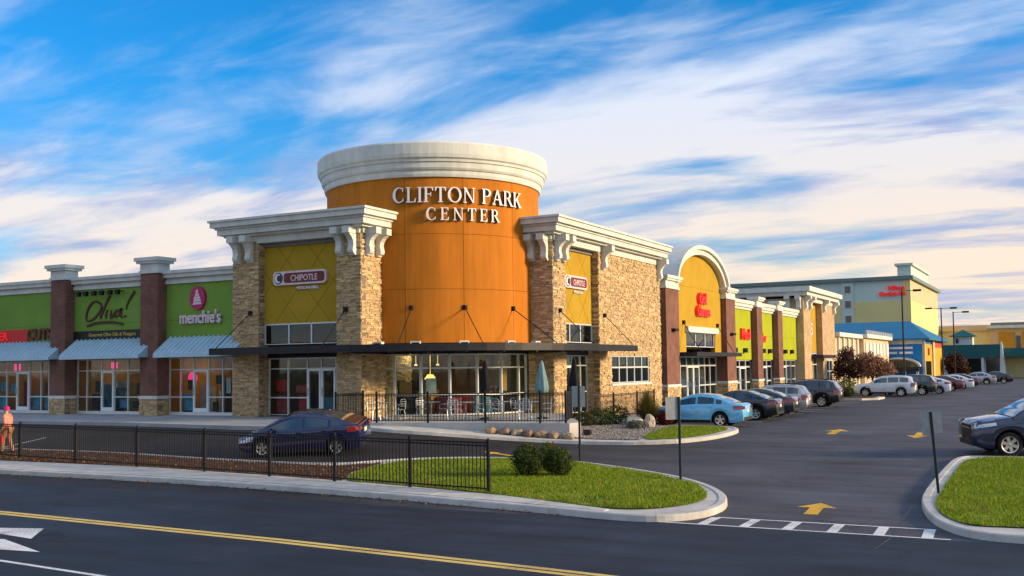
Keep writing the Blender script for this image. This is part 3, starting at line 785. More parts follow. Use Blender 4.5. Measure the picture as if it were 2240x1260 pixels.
class Stones:
    """coursed ledge stone: every stone its own box; the largest 300 of a building become parts, the rest one part"""
    def __init__(s, T, seed): s.T = T; s.rnd = random.Random(seed); s.list = []
    def wall(s, fr, u0, u1, v0, v1, d=0.0, back=0.12, base=0.05):
        fbox('wall', fr, u0, u1, d - back - 0.25, d - base, v0, v1, MAT['mortar'], s.T)
        v = v0; r = s.rnd
        while v < v1 - 0.02:
            h = r.choice((0.06, 0.075, 0.09, 0.12)); h = min(h, v1 - v)
            if v1 - v - h < 0.05: h = v1 - v
            u = u0
            while u < u1 - 0.01:
                w = r.uniform(0.15, 0.46)
                if u1 - u - w < 0.14: w = u1 - u
                g_ = 0.006; o = d + r.uniform(-0.022, 0.035)
                a, b, c, e = u + g_, u + w - g_, v + g_ * .7, v + h - g_ * .7
                j = lambda: r.uniform(-0.012, 0.012)
                ff = [(a, o + j(), c), (b, o + j(), c), (b, o + j(), e), (a, o + j(), e)]
                bb = [(a, d - base, c), (b, d - base, c), (b, d - base, e), (a, d - base, e)]
                t = r.choice(TONES); k = r.uniform(0.8, 1.18)
                s.list.append((w * h, [fr(*q) for q in ff] + [fr(*q) for q in bb], tuple(x * k for x in t)))
                u += w
            v += h
        return s
    F = [(0, 1, 2, 3), (0, 4, 5, 1), (1, 5, 6, 2), (2, 6, 7, 3), (3, 7, 4, 0)]
    def flush(s, limit=300):
        s.list.sort(key=lambda q: -q[0])
        def tone(me, cols, nf):
            at = me.attributes.new('tone', 'FLOAT_COLOR', 'FACE')
            at.data.foreach_set('color', [c for col in cols for _ in range(nf) for c in (*col, 1.0)])
        for a, v, t in s.list[:limit]:
            o = obj('stone', v, s.F, MAT['stone'], s.T); tone(o.data, [t], 5)
        rest = s.list[limit:]
        if rest:
            mb = MB()
            for a, v, t in rest: mb.add(v, s.F)
            o = mb.build('stone_facing', MAT['stone'], s.T); o['kind'] = 'stuff'; tone(o.data, [q[2] for q in rest], 5)


def bracket(T, fr, u, v, w=0.30, h=1.25, dp=0.62, d0=0.0):
    """scrolled bracket under a cornice: S-profile, wide block on top"""
    pr = [(0, v), (dp, v), (dp, v - 0.16), (dp * .90, v - 0.20), (dp * .88, v - 0.34), (dp * .66, v - 0.44), (dp * .46, v - 0.60), (dp * .40, v - 0.78),
          (dp * .46, v - 0.92), (dp * .50, v - 1.04), (dp * .44, v - 1.14), (dp * .28, v - 1.19), (dp * .22, v - h), (0, v - h)]
    mb = MB(); n = len(pr)
    vv = [fr(u - w / 2, d0 + a, b) for a, b in pr] + [fr(u + w / 2, d0 + a, b) for a, b in pr]
    mb.add(vv, [tuple(range(n)), tuple(reversed(range(n, 2 * n)))] + [(i, (i + 1) % n, n + (i + 1) % n, n + i) for i in range(n)])
    mb.box(*fr.r(u - w / 2 - 0.04, u + w / 2 + 0.04, d0, d0 + dp + 0.04, v - 0.30, v - 0.002))
    return mb.build('bracket', MAT['trim'], T)


def awning(T, u0, u1, yb, zt, yf, zb):
    n = max(6, int(round((u1 - u0) / 0.32))); w = (u1 - u0) / n
    fr_ = MB(); fr_.box(u0, u1, yf - 0.02, yf + 0.03, zb - 0.16, zb - 0.02); fr_.bar((u0 + .02, yf, zb - .03), (u0 + .02, yb, zt - .05), 0.05); fr_.bar((u1 - .02, yf, zb - .03), (u1 - .02, yb, zt - .05), 0.05)
    a = fr_.build('awning', MAT['awning'], T)
    for i in range(n):
        x0, x1 = u0 + i * w, u0 + (i + 1) * w; r = 0.05
        pts = [(x0 + .004, 0), (x0 + .03, 0.085), (x0 + .075, 0.085), (x0 + .10, 0.01), (x1 - .004, 0.01)]
        v = [(x, yb, zt + h) for x, h in pts] + [(x, yf, zb + h) for x, h in pts] + [(x, yf, zb - 0.02 + h * .4 - 0.10) for x, h in pts]
        f = [(k, k + 1, 5 + k + 1, 5 + k) for k in range(4)] + [(5 + k, 5 + k + 1, 10 + k + 1, 10 + k) for k in range(4)]
        obj('panel', v, f, MAT['awning'], sub(a, T))
    for xx in (u0, u1):
        obj('side_panel', [(xx, yb, zt), (xx, yf, zb), (xx, yf, zb - .12), (xx, yb, zb - .12)], [(0, 1, 2, 3)], MAT['awning'], sub(a, T))


def brush(T, pts, wid, fr, d, th, mat, name='sign_stroke', sub_=None):
    """a brush stroke: Catmull-Rom through pts (u,v) with half-widths wid"""
    n = len(pts); P = [pts[0]] + list(pts) + [pts[-1]]; Wd = [wid[0]] + list(wid) + [wid[-1]]; out = []
    for i in range(1, n):
        for k in range(6 if i < n - 1 else 7):
            t = k / 6
            cr = lambda a, b, c, e: 0.5 * (2 * b + (c - a) * t + (2 * a - 5 * b + 4 * c - e) * t * t + (3 * b - a - 3 * c + e) * t ** 3)
            out.append((cr(P[i - 1][0], P[i][0], P[i + 1][0], P[min(i + 2, n + 1)][0]), cr(P[i - 1][1], P[i][1], P[i + 1][1], P[min(i + 2, n + 1)][1]), Wd[i] + (Wd[i + 1] - Wd[i]) * t))
    mb = MB()
    L_, R_ = [], []
    for i, (u, v, w) in enumerate(out):
        a = out[max(0, i - 1)]; b = out[min(len(out) - 1, i + 1)]; dx, dy = b[0] - a[0], b[1] - a[1]; l = math.hypot(dx, dy) or 1
        L_.append((u - dy / l * w, v + dx / l * w)); R_.append((u + dy / l * w, v - dx / l * w))
    for i in range(len(out) - 1):
        q = [L_[i], L_[i + 1], R_[i + 1], R_[i]]
        mb.add([fr(u, d + th, v) for u, v in q] + [fr(u, d, v) for u, v in q], [(0, 1, 2, 3), (0, 4, 5, 1), (2, 6, 7, 3)])
    return mb.build(name, mat, sub_ or T)


# ================================================================== left-hand shops (facing the street)
ZF = 0.66                       # shop floor level
FA = Fr('A', 38.1)              # green wall plane
GA = Fr('A', 38.3)              # glazing plane
PA = Fr('A', 37.5)              # pier fronts


def brick_pier(T, fr, u0, u1, st, dep=1.0, top=7.75):
    fbox('pier', fr, u0, u1, -dep, 0, ZF + 0.95, top, MAT['brick'], T)
    fbox('pier_band', fr, u0 - 0.06, u1 + 0.06, -dep, 0.06, ZF + 0.80, ZF + 0.95, MAT['trim'], T)
    st.wall(fr, u0 - 0.02, u1 + 0.02, ZF - 0.06, ZF + 0.80, 0.02)
    if fr.k == 'A': st.wall(Fr('B', u1 + 0.02), fr.p + 0.05, fr.p + dep, ZF - 0.06, ZF + 0.80, 0.0)
    else: st.wall(Fr('A', u0 - 0.02), fr.p - dep, fr.p - 0.05, ZF - 0.06, ZF + 0.80, 0.0)
    mb = MB()
    for a, b, o in ((top, top + 0.13, 0.07), (top + 0.13, top + 0.50, 0.02), (top + 0.50, top + 0.62, 0.16), (top + 0.62, top + 0.80, 0.24)):
        mb.box(*fr.r(u0 - o, u1 + o, -dep - o, o, a, b))
    mb.build('pier_cap', MAT['trim'], T)


def shop_shell(T, u0, u1, joints=(2, 2)):
    panel_wall(T, FA, u0, u1, 3.50, 7.22, joints[0], joints[1], MAT['green'])
    tiers(T, 'cornice', FA, u0, u1, [(7.20, 7.38, 0.10), (7.38, 7.50, 0.05), (7.50, 7.70, 0.26), (7.70, 7.86, 0.36)], ends=(0, 0))
    fbox('roof', FA, u0, u1, -20, -0.3, 7.2, 7.45, MAT['roof'], T)
    fbox('sill', GA, u0, u1, -0.12, 0.03, ZF - 0.02, ZF + 0.10, MAT['frame'], T)


HAIR = Thing('hair_salon', 'green shopfront at the left edge with a red sign reading CUTS', 'shop', (-51, 38.1, ZF))
shop_shell(HAIR, -54.4, -46.9, (2, 2))
st = Stones(HAIR, 11); brick_pier(HAIR, PA, -55.5, -54.4, st, dep=.75); st.flush()
storefront(HAIR, GA, [-54.3, -53.5, -52.46, -51.6, -50.53, -49.59, -48.96, -47.9], [ZF + .1, 1.53, 2.90, 3.47], doors=(3,))
interior(HAIR, GA, -54.3, -47.2, ZF, 3.55, 6.0, seed=3, items=12, cols=('poster', 'poster', 'poster_w', 'magenta', 'inside_orange'))
for k_ in range(2): window_posters(HAIR, GA, [(-53.5, -52.46), (-52.46, -51.6), (-50.53, -49.59), (-49.59, -48.96), (-48.96, -47.9)], (0.85, 1.62)[k_], (1.45, 2.8)[k_], 60 + k_, ('poster', 'poster_w', 'poster', 'inside_dark', 'poster_r'), .85)
fbox('sign_board', FA, -55.0, -50.35, 0.0, 0.10, 4.55, 5.22, MAT['signred'], HAIR)
text('sign_lettering', 'CUTS', FA, -49.3, 4.64, 0.86, 0.14, MAT['maroon'], HAIR, 0.05, 0.02, sx=.95)
text('sign_lettering', 'SUPER', FA, -52.9, 4.66, 0.62, 0.13, MAT['red_letter'], HAIR, 0.03, 0.02, sx=1.1)
awning(HAIR, -54.1, -47.2, 38.0, 4.5, 36.9, 3.66)
fbox('open_sign', GA, -52.3, -51.8, -0.40, -0.36, 2.98, 3.35, MAT['neon'], HAIR)

OLIVE = Thing('olive_oil_shop', 'green shopfront with brown script sign Oliva! between two brick piers', 'shop', (-43.5, 38.1, ZF))
shop_shell(OLIVE, -46.9, -40.4, (1, 2))
st = Stones(OLIVE, 12); brick_pier(OLIVE, PA, -47.85, -46.7, st, dep=.75); st.flush()
storefront(OLIVE, GA, [-46.7, -45.97, -44.86, -43.9, -42.89, -41.95, -41.2], [ZF + .1, 1.53, 2.90, 3.47], doors=(2,))
interior(OLIVE, GA, -46.9, -40.6, ZF, 3.55, 6.0, seed=5, items=12, wall='inside', cols=('inside_orange', 'poster', 'inside_dark', 'poster_w'))
for k_ in range(2): window_posters(OLIVE, GA, [(-45.97, -44.86), (-43.9, -42.89), (-42.89, -41.95), (-41.95, -41.2)], (0.85, 1.62)[k_], (1.45, 2.5)[k_], 64 + k_, ('inside_dark', 'poster', 'inside_dark', 'signblack'), .8)
fbox('sign_board', FA, -46.68, -41.2, 0.0, 0.08, 4.56, 5.00, MAT['signblack'], OLIVE)
text('sign_lettering', 'Gourmet Olive Oils & Vinegars', FA, -43.75, 4.70, 0.26, 0.10, MAT['gold'], OLIVE, 0.01, 0.008, sx=1.05)


def ol(x, y): return (-46.75 + (x - 25) / 1440 * 5.35, 7.34 - (y - 80) / 1260 * 3.46)
olw = lambda *a: [q / 1440 * 5.35 for q in a]
for pts, w in (([(570, 420), (470, 365), (350, 460), (290, 620), (305, 735), (420, 712), (540, 600), (595, 480), (555, 395), (470, 385)], (8, 12, 22, 15, 8, 14, 18, 14, 9, 5)),
               ([(770, 260), (690, 420), (610, 590), (575, 705)], (22, 18, 22, 14)),
               ([(720, 540), (690, 620), (685, 705)], (10, 18, 12)),
               ([(790, 550), (785, 640), (790, 705), (850, 620), (895, 545)], (10, 20, 12, 10, 8)),
               ([(1000, 530), (890, 590), (860, 680), (940, 650), (1000, 535), (975, 660), (1010, 700)], (8, 18, 14, 8, 16, 18, 10)),
               ([(1255, 215), (1165, 350), (1100, 480), (1090, 560)], (20, 18, 12, 4)), ([(1040, 680), (1090, 672)], (14, 14)),
               ([(305, 840), (480, 790), (700, 775), (880, 790), (1035, 830)], (14, 20, 18, 16, 14))):
    brush(OLIVE, [ol(*p) for p in pts], olw(*w), FA, 0.0, 0.05, MAT['brownink'])
awning(OLIVE, -46.4, -40.6, 38.0, 4.5, 36.9, 3.66)
for i in range(3):
    for k in (0, 1):
        u = -45.95 + i * 1.18 + k * 0.55
        mb = MB(); mb.bar(FA(u, 0, 7.0), FA(u, 0.35, 7.02), 0.04); mb.box(*FA.r(u - .11, u + .11, 0.3, 0.48, 6.82, 7.06)); mb.build('sign_lamp', MAT['black'], OLIVE)
fbox('open_sign', GA, -44.55, -44.1, -0.40, -0.36, 3.02, 3.34, MAT['neon'], OLIVE)

YOG = Thing('frozen_yogurt_shop', 'green shopfront with pink oval swirl sign and white menchie\'s letters', 'shop', (-37.5, 38.1, ZF))
shop_shell(YOG, -40.4, -35.05, (1, 2))
st = Stones(YOG, 13); brick_pier(YOG, PA, -41.15, -39.95, st, dep=.75); st.flush()
storefront(YOG, GA, [-39.95, -39.19, -38.32, -37.29, -36.39, -35.72, -35.05], [ZF + .1, 1.53, 2.90, 3.47], doors=(2,))
interior(YOG, GA, -40.6, -35.0, ZF, 3.55, 6.0, seed=8, items=10, wall='inside_orange', cols=('poster_w', 'magenta', 'poster', 'inside_dark'))
for k_ in range(2): window_posters(YOG, GA, [(-39.19, -38.32), (-37.29, -36.39), (-36.39, -35.72)], (0.85, 1.62)[k_], (1.45, 2.6)[k_], 71 + k_, ('poster_w', 'poster', 'inside_dark', 'magenta'), .9)
mb = MB(); cu_, cv_ = -37.75, 6.42
mb.prism([(cu_ + 0.50 * math.cos(t), cv_ + 0.58 * math.sin(t)) for t in [k * math.pi / 16 for k in range(32)]], FA, 0.14, 0.0)
ov = mb.build('sign_oval', MAT['magenta'], YOG)
mb = MB()
for k, (w, z, h) in enumerate(((0.30, -0.34, 0.14), (0.27, -0.20, 0.15), (0.22, -0.06, 0.14), (0.15, 0.08, 0.14), (0.08, 0.21, 0.20))):
    mb.prism([(cu_ - w + 0.03 * (k % 2), cv_ + z), (cu_ + w, cv_ + z + 0.03), (cu_ + w * .82, cv_ + z + h), (cu_ - w * .75, cv_ + z + h - 0.02)], FA, 0.155 + 0.004 * k, 0.141)
mb.build('sign_swirl', MAT['pinkwhite'], sub(ov, YOG))
text('sign_lettering', "menchie's", FA, -37.55, 5.18, 0.86, 0.12, MAT['pinkwhite'], YOG, 0.06, 0.018, sx=.80)
awning(YOG, -39.6, -34.5, 38.0, 4.5, 36.9, 3.66)
mb = MB(); mb.prism([(-38.72 + 0.30 * math.cos(t), 2.45 + 0.34 * math.sin(t)) for t in [k * math.pi / 10 for k in range(20)]], GA, -0.34, -0.38); mb.build('open_sign', MAT['neon'], YOG)

# ================================================================== left stone pavilion
TA = Thing('left_stone_pavilion', 'stone pavilion with mustard panel and burrito grill sign left of orange rotunda', 'building', (-31, 37.5, ZF))
st = Stones(TA, 21)
PL, PR_ = (-35.0, -33.4), (-28.85, -27.5)
for a, b in (PL, PR_): st.wall(PA, a, b, ZF - 0.06, 8.95)
st.wall(Fr('B', -33.4), 37.56, 38.3, ZF - 0.06, 8.80)
st.wall(Fr('B', -27.5), 37.52, 39.6, ZF - 0.06, 8.95)
st.wall(Fr('B', -27.5), 39.6, 41.5, ZF - 0.06, 3.9)
st.flush()
fbox('roof', PA, -34.9, -27.8, -14, -0.3, 8.6, 9.2, MAT['roof'], TA)
fbox('rear_wall', PA, -34.95, -34.4, -14, -0.5, 0.5, 8.9, MAT['mortar'], TA)
FM = Fr('A', 37.9)
diamond_wall(TA, FM, -33.4, -28.85, 4.98, 8.80, 1.38, MAT['mustard'])
storefront(TA, FM, [-33.36, -31.92, -30.60, -28.88], [4.0, 4.95], fw=0.07, glass='darkglass')
fbox('window_back', FM, -33.4, -28.85, -1.5, -1.4, 3.9, 5.0, MAT['inside_dark'], TA)
GT = Fr('A', 38.2)
storefront(TA, GT, [-33.38, -32.23, -31.09, -30.27, -29.43, -28.87], [ZF + .05, 1.52, 2.87, 3.35], doors=(2, 3))
fbox('lintel', GT, -33.4, -28.85, -0.3, 0.05, 3.38, 3.98, MAT['steel_dark'], TA)
interior(TA, GT, -33.6, -28.2, ZF, 3.5, 5.0, seed=15, items=8, wall='inside_dark', glows=1, cols=('poster_r', 'poster', 'inside_dark', 'signred'))
for k_ in range(2): window_posters(TA, GT, [(-33.38, -32.23), (-32.23, -31.09)], (0.8, 1.6)[k_], (1.45, 2.4)[k_], 80 + k_, ('signred', 'poster', 'poster_r'), 1)
# cornice in tiers wrapping front and right side
mb = MB()
for z0, z1, o in ((9.12, 9.22, 0.30), (9.22, 9.48, 0.52), (9.48, 9.58, 0.60), (9.58, 9.82, 0.76), (9.82, 9.92, 0.84)):
    mb.box(-35.0 - o, -27.5 + o, 37.5 - o, 48.0, z0, z1)
mb.build('cornice', MAT['trim'], TA)
fbox('frieze', PA, -33.5, -28.75, -0.3, 0.05, 8.78, 9.12, MAT['trim'], TA)
for u in (-34.62, -33.85, -28.55, -27.86): bracket(TA, PA, u, 9.12)
for y in (37.95, 38.75): bracket(TA, Fr('B', -27.5), y, 9.12)
for u0, u1 in (PL, PR_): fbox('capital', PA, u0 + 0.02, u1 - 0.02, -0.2, 0.10, 8.86, 9.118, MAT['trim'], TA)
fbox('capital', Fr('B', -27.5), 37.55, 39.4, -0.2, 0.10, 8.87, 9.117, MAT['trim'], TA)


def grill_sign(T, fr, u0, u1, v0, v1, sx):
    """plate with a dark roundel and a maroon name panel, small letters below"""
    w = u1 - u0; h = v1 - v0; rr = h * .28
    def rrect(a, b, c, e, r):
        return [(x + r * math.cos(t), y + r * math.sin(t)) for x, y, t0 in ((b - r, e - r, 0), (a + r, e - r, 90), (a + r, c + r, 180), (b - r, c + r, 270)) for t in [R(t0 + k * 30) for k in range(4)]]
    mb = MB(); mb.prism(rrect(u0, u1, v0, v1, rr), fr, 0.14, 0.0); pl = mb.build('sign_plate', MAT['pinkwhite'], T)
    mb = MB(); mb.prism(rrect(u0 + h * 1.02, u1 - h * .12, v0 + h * .14, v1 - h * .14, rr * .7), fr, 0.150, 0.141); mb.build('name_panel', MAT['maroon'], sub(pl, T))
    cx_ = u0 + h * .52; cy_ = v0 + h * .5
    mb = MB(); mb.prism([(cx_ + h * .40 * math.cos(t), cy_ + h * .42 * math.sin(t)) for t in [k * math.pi / 12 for k in range(24)]], fr, 0.150, 0.141); mb.build('roundel', MAT['navy'], sub(pl, T))
    mb = MB(); mb.prism([(cx_ - h * .02 + h * .33 * math.cos(t), cy_ + h * .34 * math.sin(t)) for t in [R(60 + k * 20) for k in range(13)]] + [(cx_ + h * .05 + h * .20 * math.cos(t), cy_ + h * .24 * math.sin(t)) for t in [R(300 - k * 20) for k in range(13)]], fr, 0.158, 0.151); mb.build('crescent', MAT['white_letter'], sub(pl, T))
    text('sign_lettering', 'CHIPOTLE', fr, (u0 + h * 1.02 + u1 - h * .12) / 2, v0 + h * .27, h * .62, 0.155, MAT['pinkwhite'], sub(pl, T), 0.006, 0.012, sx=sx)
    text('sign_lettering', 'MEXICAN GRILL', fr, u0 + w * .64, v0 - h * .36, h * .30, 0.05, MAT['white_letter'], T, 0.03, 0.01, sx=sx * 1.06)
grill_sign(TA, FM, -32.75, -29.65, 6.76, 7.40, 0.86)

# ================================================================== rotunda
CX, CY, RR = -28.0, 44.35, 5.30
TR = Thing('orange_rotunda', 'round orange corner tower lettered CLIFTON PARK CENTER', 'building', (CX, CY, ZF))
HZ = [3.95, 6.39, 8.90, 11.55]; AJ = [-161, -131, -101, -72.0, -43.0, -13.5, 15.5, 45, 75, 105, 135, 165, 199]


def arc_piece(name, r0, r1, a0, a1, z0, z1, mat, T, seg=8):
    mb = MB()
    pr = [(r0, z0), (r1, z0), (r1, z1), (r0, z1), (r0, z0)]
    mb.lathe(pr, (CX, CY, 0), seg, R(a0), R(a1))
    n = seg + 1
    mb.f += [(0, n, 2 * n, 3 * n), (seg, 3 * n + seg, 2 * n + seg, n + seg)]; mb.mi += [0, 0]
    o = mb.build(name, mat, T); return o
mb = MB(); mb.lathe([(RR - 0.05, 3.95), (RR - 0.05, 11.6)], (CX, CY, 0), 64); mb.build('wall', MAT['mortar'], TR, True)
for j in range(3):
    for i in range(len(AJ) - 1):
        if j < 2 and (AJ[i + 1] < -110 or AJ[i] > 30): continue
        g_ = 0.10
        o = arc_piece('wall_panel', RR - 0.04, RR, AJ[i] + g_, AJ[i + 1] - g_, HZ[j] + 0.008, HZ[j + 1] - 0.008, MAT['orange'], TR, 10)
for nm, pr in (('cornice_tier', [(RR, 11.50), (RR + 0.10, 11.50), (RR + 0.14, 11.62), (RR + 0.14, 11.80), (RR, 11.80)]),
               ('cornice_tier', [(RR - .02, 11.805), (RR + 0.20, 11.805), (RR + 0.26, 11.90), (RR + 0.28, 12.16), (RR - .02, 12.16)]),
               ('cornice_tier', [(RR - .04, 12.165), (RR + 0.34, 12.165), (RR + 0.36, 12.28), (RR + 0.44, 12.34), (RR + 0.47, 12.5), (RR + 0.47, 12.98), (RR + 0.42, 13.06), (RR - 1.2, 13.06)])):
    mb = MB(); mb.lathe(pr, (CX, CY, 0), 96); o = mb.build(nm, MAT['trim'], TR)
mb = MB(); mb.lathe([(0.01, 13.0), (RR - 1.1, 13.0)], (CX, CY, 0), 48); mb.build('roof', MAT['roof'], TR)
# ground floor glazing on the curve
GRr = 5.0; MA = [-94, -79.2, -65, -50.1, -35.1, -20, -5.8, 3]; RZ = [ZF + .03, 1.58, 2.81, 3.42]
for a in MA:
    c, s = math.cos(R(a)), math.sin(R(a)); p = Vector((CX + GRr * c, CY + GRr * s, 0)); t = Vector((-s, c, 0)); n_ = Vector((c, s, 0))
    mb = MB(); mb.bar(p + Vector((0, 0, RZ[0])), p + Vector((0, 0, RZ[-1])), 0.09, h=0.12); mb.build('mullion', MAT['frame'], TR)
for i in range(len(MA) - 1):
    for z in RZ: arc_piece('rail', GRr - 0.05, GRr + 0.045, MA[i] + 0.5, MA[i + 1] - 0.5, z - 0.03, z + 0.035, MAT['frame'], TR, 4)
    for j in range(3): arc_piece('pane', GRr - 0.008, GRr + 0.002, MA[i] + 0.5, MA[i + 1] - 0.5, RZ[j] + 0.036, RZ[j + 1] - 0.031, MAT['glass'], TR, 4)
arc_piece('lintel', GRr - 0.1, GRr + 0.1, -100, 8, 3.46, 3.96, MAT['steel_dark'], TR, 20)
mb = MB(); mb.lathe([(0.05, ZF), (GRr - .1, ZF)], (CX, CY, 0), 32); mb.build('interior_floor', MAT['floor'], TR)
for a_ in (-75, -45, -15):
    x_, y_ = CX + 3.2 * math.cos(R(a_)), CY + 3.2 * math.sin(R(a_)); box('added_ceiling_glow', (x_ - .25, x_ + .25, y_ - .25, y_ + .25, 3.60, 3.66), MAT['added_glow'], TR)  # panels added to give the rotunda interior an orange glow
mb = MB(); mb.lathe([(0.05, 3.7), (RR - .1, 3.7)], (CX, CY, 0), 32); mb.build('ceiling', MAT['inside_dark'], TR)
mb = MB(); mb.bar((CX - 5, CY - 1.2, 2.2), (CX + 1.5, CY + 4.8, 2.2), 0.15, h=3.2); mb.build('interior_wall', MAT['inside'], TR)
rnd = random.Random(4)
for i in range(12):
    a = R(rnd.uniform(-95, 0)); r_ = rnd.uniform(1.4, 4.0); x, y = CX + r_ * math.cos(a), CY + r_ * math.sin(a); w = rnd.uniform(.3, .6)
    box('display', (x - w, x + w, y - w * .6, y + w * .6, ZF, ZF + rnd.choice((.75, .75, 1.1, 1.6))), MAT[rnd.choice(('inside_orange', 'poster_r', 'inside_dark', 'poster', 'inside'))], TR)
for i, (a, r_, z, w) in enumerate(((-72, 3.6, 2.95, .08), (-62, 3.0, 2.3, .28), (-56, 4.3, 2.95, .08))):
    x, y = CX + r_ * math.cos(R(a)), CY + r_ * math.sin(R(a))
    mb = MB(); mb.lathe([(0.01, w * .8), (w * .5, w * .75), (w, 0.0), (w * .9, -0.02), (0.01, 0.02)], (x, y, z), 12); mb.tube([(x, y, z + w * .7), (x, y, 3.7)], 0.012, 5)
    mb.build('pendant_lamp', MAT['lamp_warm'], TR)
for a, z, w, h, m in ((-27, 2.95, .45, .45, 'poster_r'), (-60, 2.0, .5, .7, 'poster_w'), (-12, 2.3, .5, 1.2, 'inside_orange'), (-14, 3.0, .4, .3, 'gold'), (-75, 1.9, .6, .6, 'inside_orange')):
    arc_piece('hanging_banner', GRr - 0.5, GRr - 0.47, a - w * 6, a + w * 6, z - h / 2, z + h / 2, MAT[m], TR, 3)

# letters: serif capitals built from strokes on a 1-high grid -------------------------------------------------
def arcs(cx, cy, rx, ry, ix, iy, a0, a1, sh=0.0, n=14):
    o = [(cx + rx * math.cos(R(a0 + (a1 - a0) * k / n)), cy + ry * math.sin(R(a0 + (a1 - a0) * k / n))) for k in range(n + 1)]
    i = [(cx + sh + ix * math.cos(R(a1 + (a0 - a1) * k / n)), cy + iy * math.sin(R(a1 + (a0 - a1) * k / n))) for k in range(n + 1)]
    return [[o[k], o[k + 1], i[n - k - 1], i[n - k]] for k in range(n)]


def rc(a, b, c, e): return [(a, c), (b, c), (b, e), (a, e)]
def stem(x, w=.15): return [rc(x, x + w, .05, .95), rc(x - .08, x + w + .08, 0, .052), rc(x - .08, x + w + .08, .948, 1)]
GL = {
    'C': (.82, arcs(.43, .5, .43, .52, .27, .45, 48, 312, .03) + [rc(.66, .73, .70, .93), rc(.68, .75, .07, .26)]),
    'L': (.66, stem(.08) + [rc(.23, .60, 0, .06), [(.52, .06), (.62, .0), (.66, .28), (.61, .28)]]),
    'I': (.32, stem(.08)),
    'F': (.64, stem(.08) + [rc(.23, .58, .94, 1), [(.50, .94), (.62, 1.0), (.63, .74), (.58, .74)], rc(.23, .47, .50, .56), rc(.44, .49, .40, .66)]),
    'T': (.74, [rc(.295, .445, .05, .94), rc(.21, .53, 0, .052), rc(.05, .69, .94, 1), [(.02, 1), (.13, .94), (.06, .72), (.01, .72)], [(.61, .94), (.72, 1), (.73, .72), (.68, .72)]]),
    'O': (.92, arcs(.46, .5, .46, .52, .30, .45, 0, 360, 0, 24)),
    'N': (.86, [rc(.10, .17, .05, .95), rc(.02, .26, 0, .052), rc(.69, .76, .0, .95), rc(.60, .85, .948, 1), [(.03, 1), (.22, 1), (.76, .0), (.66, .0)]]),
    'P': (.68, stem(.08) + arcs(.34, .73, .33, .27, .18, .20, -90, 90, .0) + [rc(.23, .345, .94, 1), rc(.23, .345, .46, .52)]),
    'A': (.84, [[(.36, 1), (.47, 1), (.80, .04), (.62, .04)], [(.37, .96), (.42, .88), (.16, .04), (.09, .04)], rc(.22, .62, .32, .38), rc(.0, .26, 0, .05), rc(.56, .87, 0, .05)]),
    'R': (.80, stem(.08) + arcs(.34, .74, .31, .26, .16, .19, -90, 90, .0) + [rc(.23, .345, .94, 1), rc(.23, .345, .48, .54), [(.32, .50), (.46, .52), (.80, .02), (.62, .02)], rc(.60, .84, 0, .045)]),
    'K': (.82, stem(.08) + [[(.22, .46), (.27, .40), (.70, .95), (.60, .95)], [(.30, .50), (.44, .60), (.80, .03), (.62, .03)], rc(.54, .80, .948, 1), rc(.57, .86, 0, .05)]),
    'E': (.68, stem(.08) + [rc(.23, .58, .94, 1), [(.50, .94), (.62, 1), (.63, .76), (.58, .76)], rc(.23, .48, .49, .55), rc(.45, .50, .40, .65), rc(.23, .60, 0, .06), [(.52, .06), (.63, 0), (.66, .26), (.61, .26)]]),
}


def ring_text(body, h, zb, amid, gap, space):
    tot = sum((GL[c][0] * h + gap) if c != ' ' else space for c in body) - gap
    s = -tot / 2
    for c in body:
        if c == ' ': s += space; continue
        w = GL[c][0] * h; a = R(amid) + (s + w / 2) / RR
        n_ = Vector((math.cos(a), math.sin(a), 0)); t = Vector((-math.sin(a), math.cos(a), 0)); o = Vector((CX, CY, 0)) + n_ * RR
        mb = MB()
        for k, q in enumerate(GL[c][1]):
            fn = lambda u, d, v: tuple(o + t * ((u - GL[c][0] / 2) * h) + n_ * d + Vector((0, 0, zb + v * h)))
            mb.prism(q, fn, 0.15 + 0.0012 * k, 0.05, 0, 1)
        mb.build('letter', [MAT['white_letter'], MAT['navy']], TR)
        s += w + gap
ring_text('CLIFTON PARK', 0.70, 10.32, -43.0, 0.048, 0.26)
ring_text('CENTER', 0.58, 9.50, -42.6, 0.165, 0.3)

# black steel canopy round the corner with tie rods ------------------------------------------------------------
CAN = Thing('steel_canopy', 'flat black steel canopy wrapping the corner below the orange rotunda', 'canopy', (CX, CY, 3.5))
path = [(-35.25, 36.25), (-31, 36.25), (-28.4, 36.25)] + [(CX + 8.1 * math.cos(R(a)), CY + 8.1 * math.sin(R(a))) for a in range(-90, 1, 6)][1:] + [(-19.9, 46.5), (-19.9, 51.3)]
inner = [(-35.25, 38.0), (-31, 38.0), (-28.4, 38.0)] + [(CX + 5.1 * math.cos(R(a)), CY + 5.1 * math.sin(R(a))) for a in range(-90, 1, 6)][1:] + [(-21.6, 46.5), (-21.6, 51.3)]
mb = MB(); n = len(path)
for z in (3.86, 3.60):
    mb.add([(p[0], p[1], z) for p in path] + [(p[0], p[1], z) for p in inner], [(i, i + 1, n + i + 1, n + i) for i in range(n - 1)])
mb.build('deck', MAT['steel_dark'], CAN)
for (a, b), wd in ((((3.42), (3.90)), 0.06),):
    mb = MB()
    for i in range(n - 1):
        mb.bar((path[i][0], path[i][1], 3.70), (path[i + 1][0], path[i + 1][1], 3.70), 0.10, h=0.32)
    mb.build('fascia', MAT['steel_dark'], CAN)
for i in range(1, n - 1, 2):
    mb = MB(); mb.bar((path[i][0], path[i][1], 3.54), (inner[i][0], inner[i][1], 3.54), 0.07, h=0.12); mb.build('joist', MAT['steel_dark'], CAN)
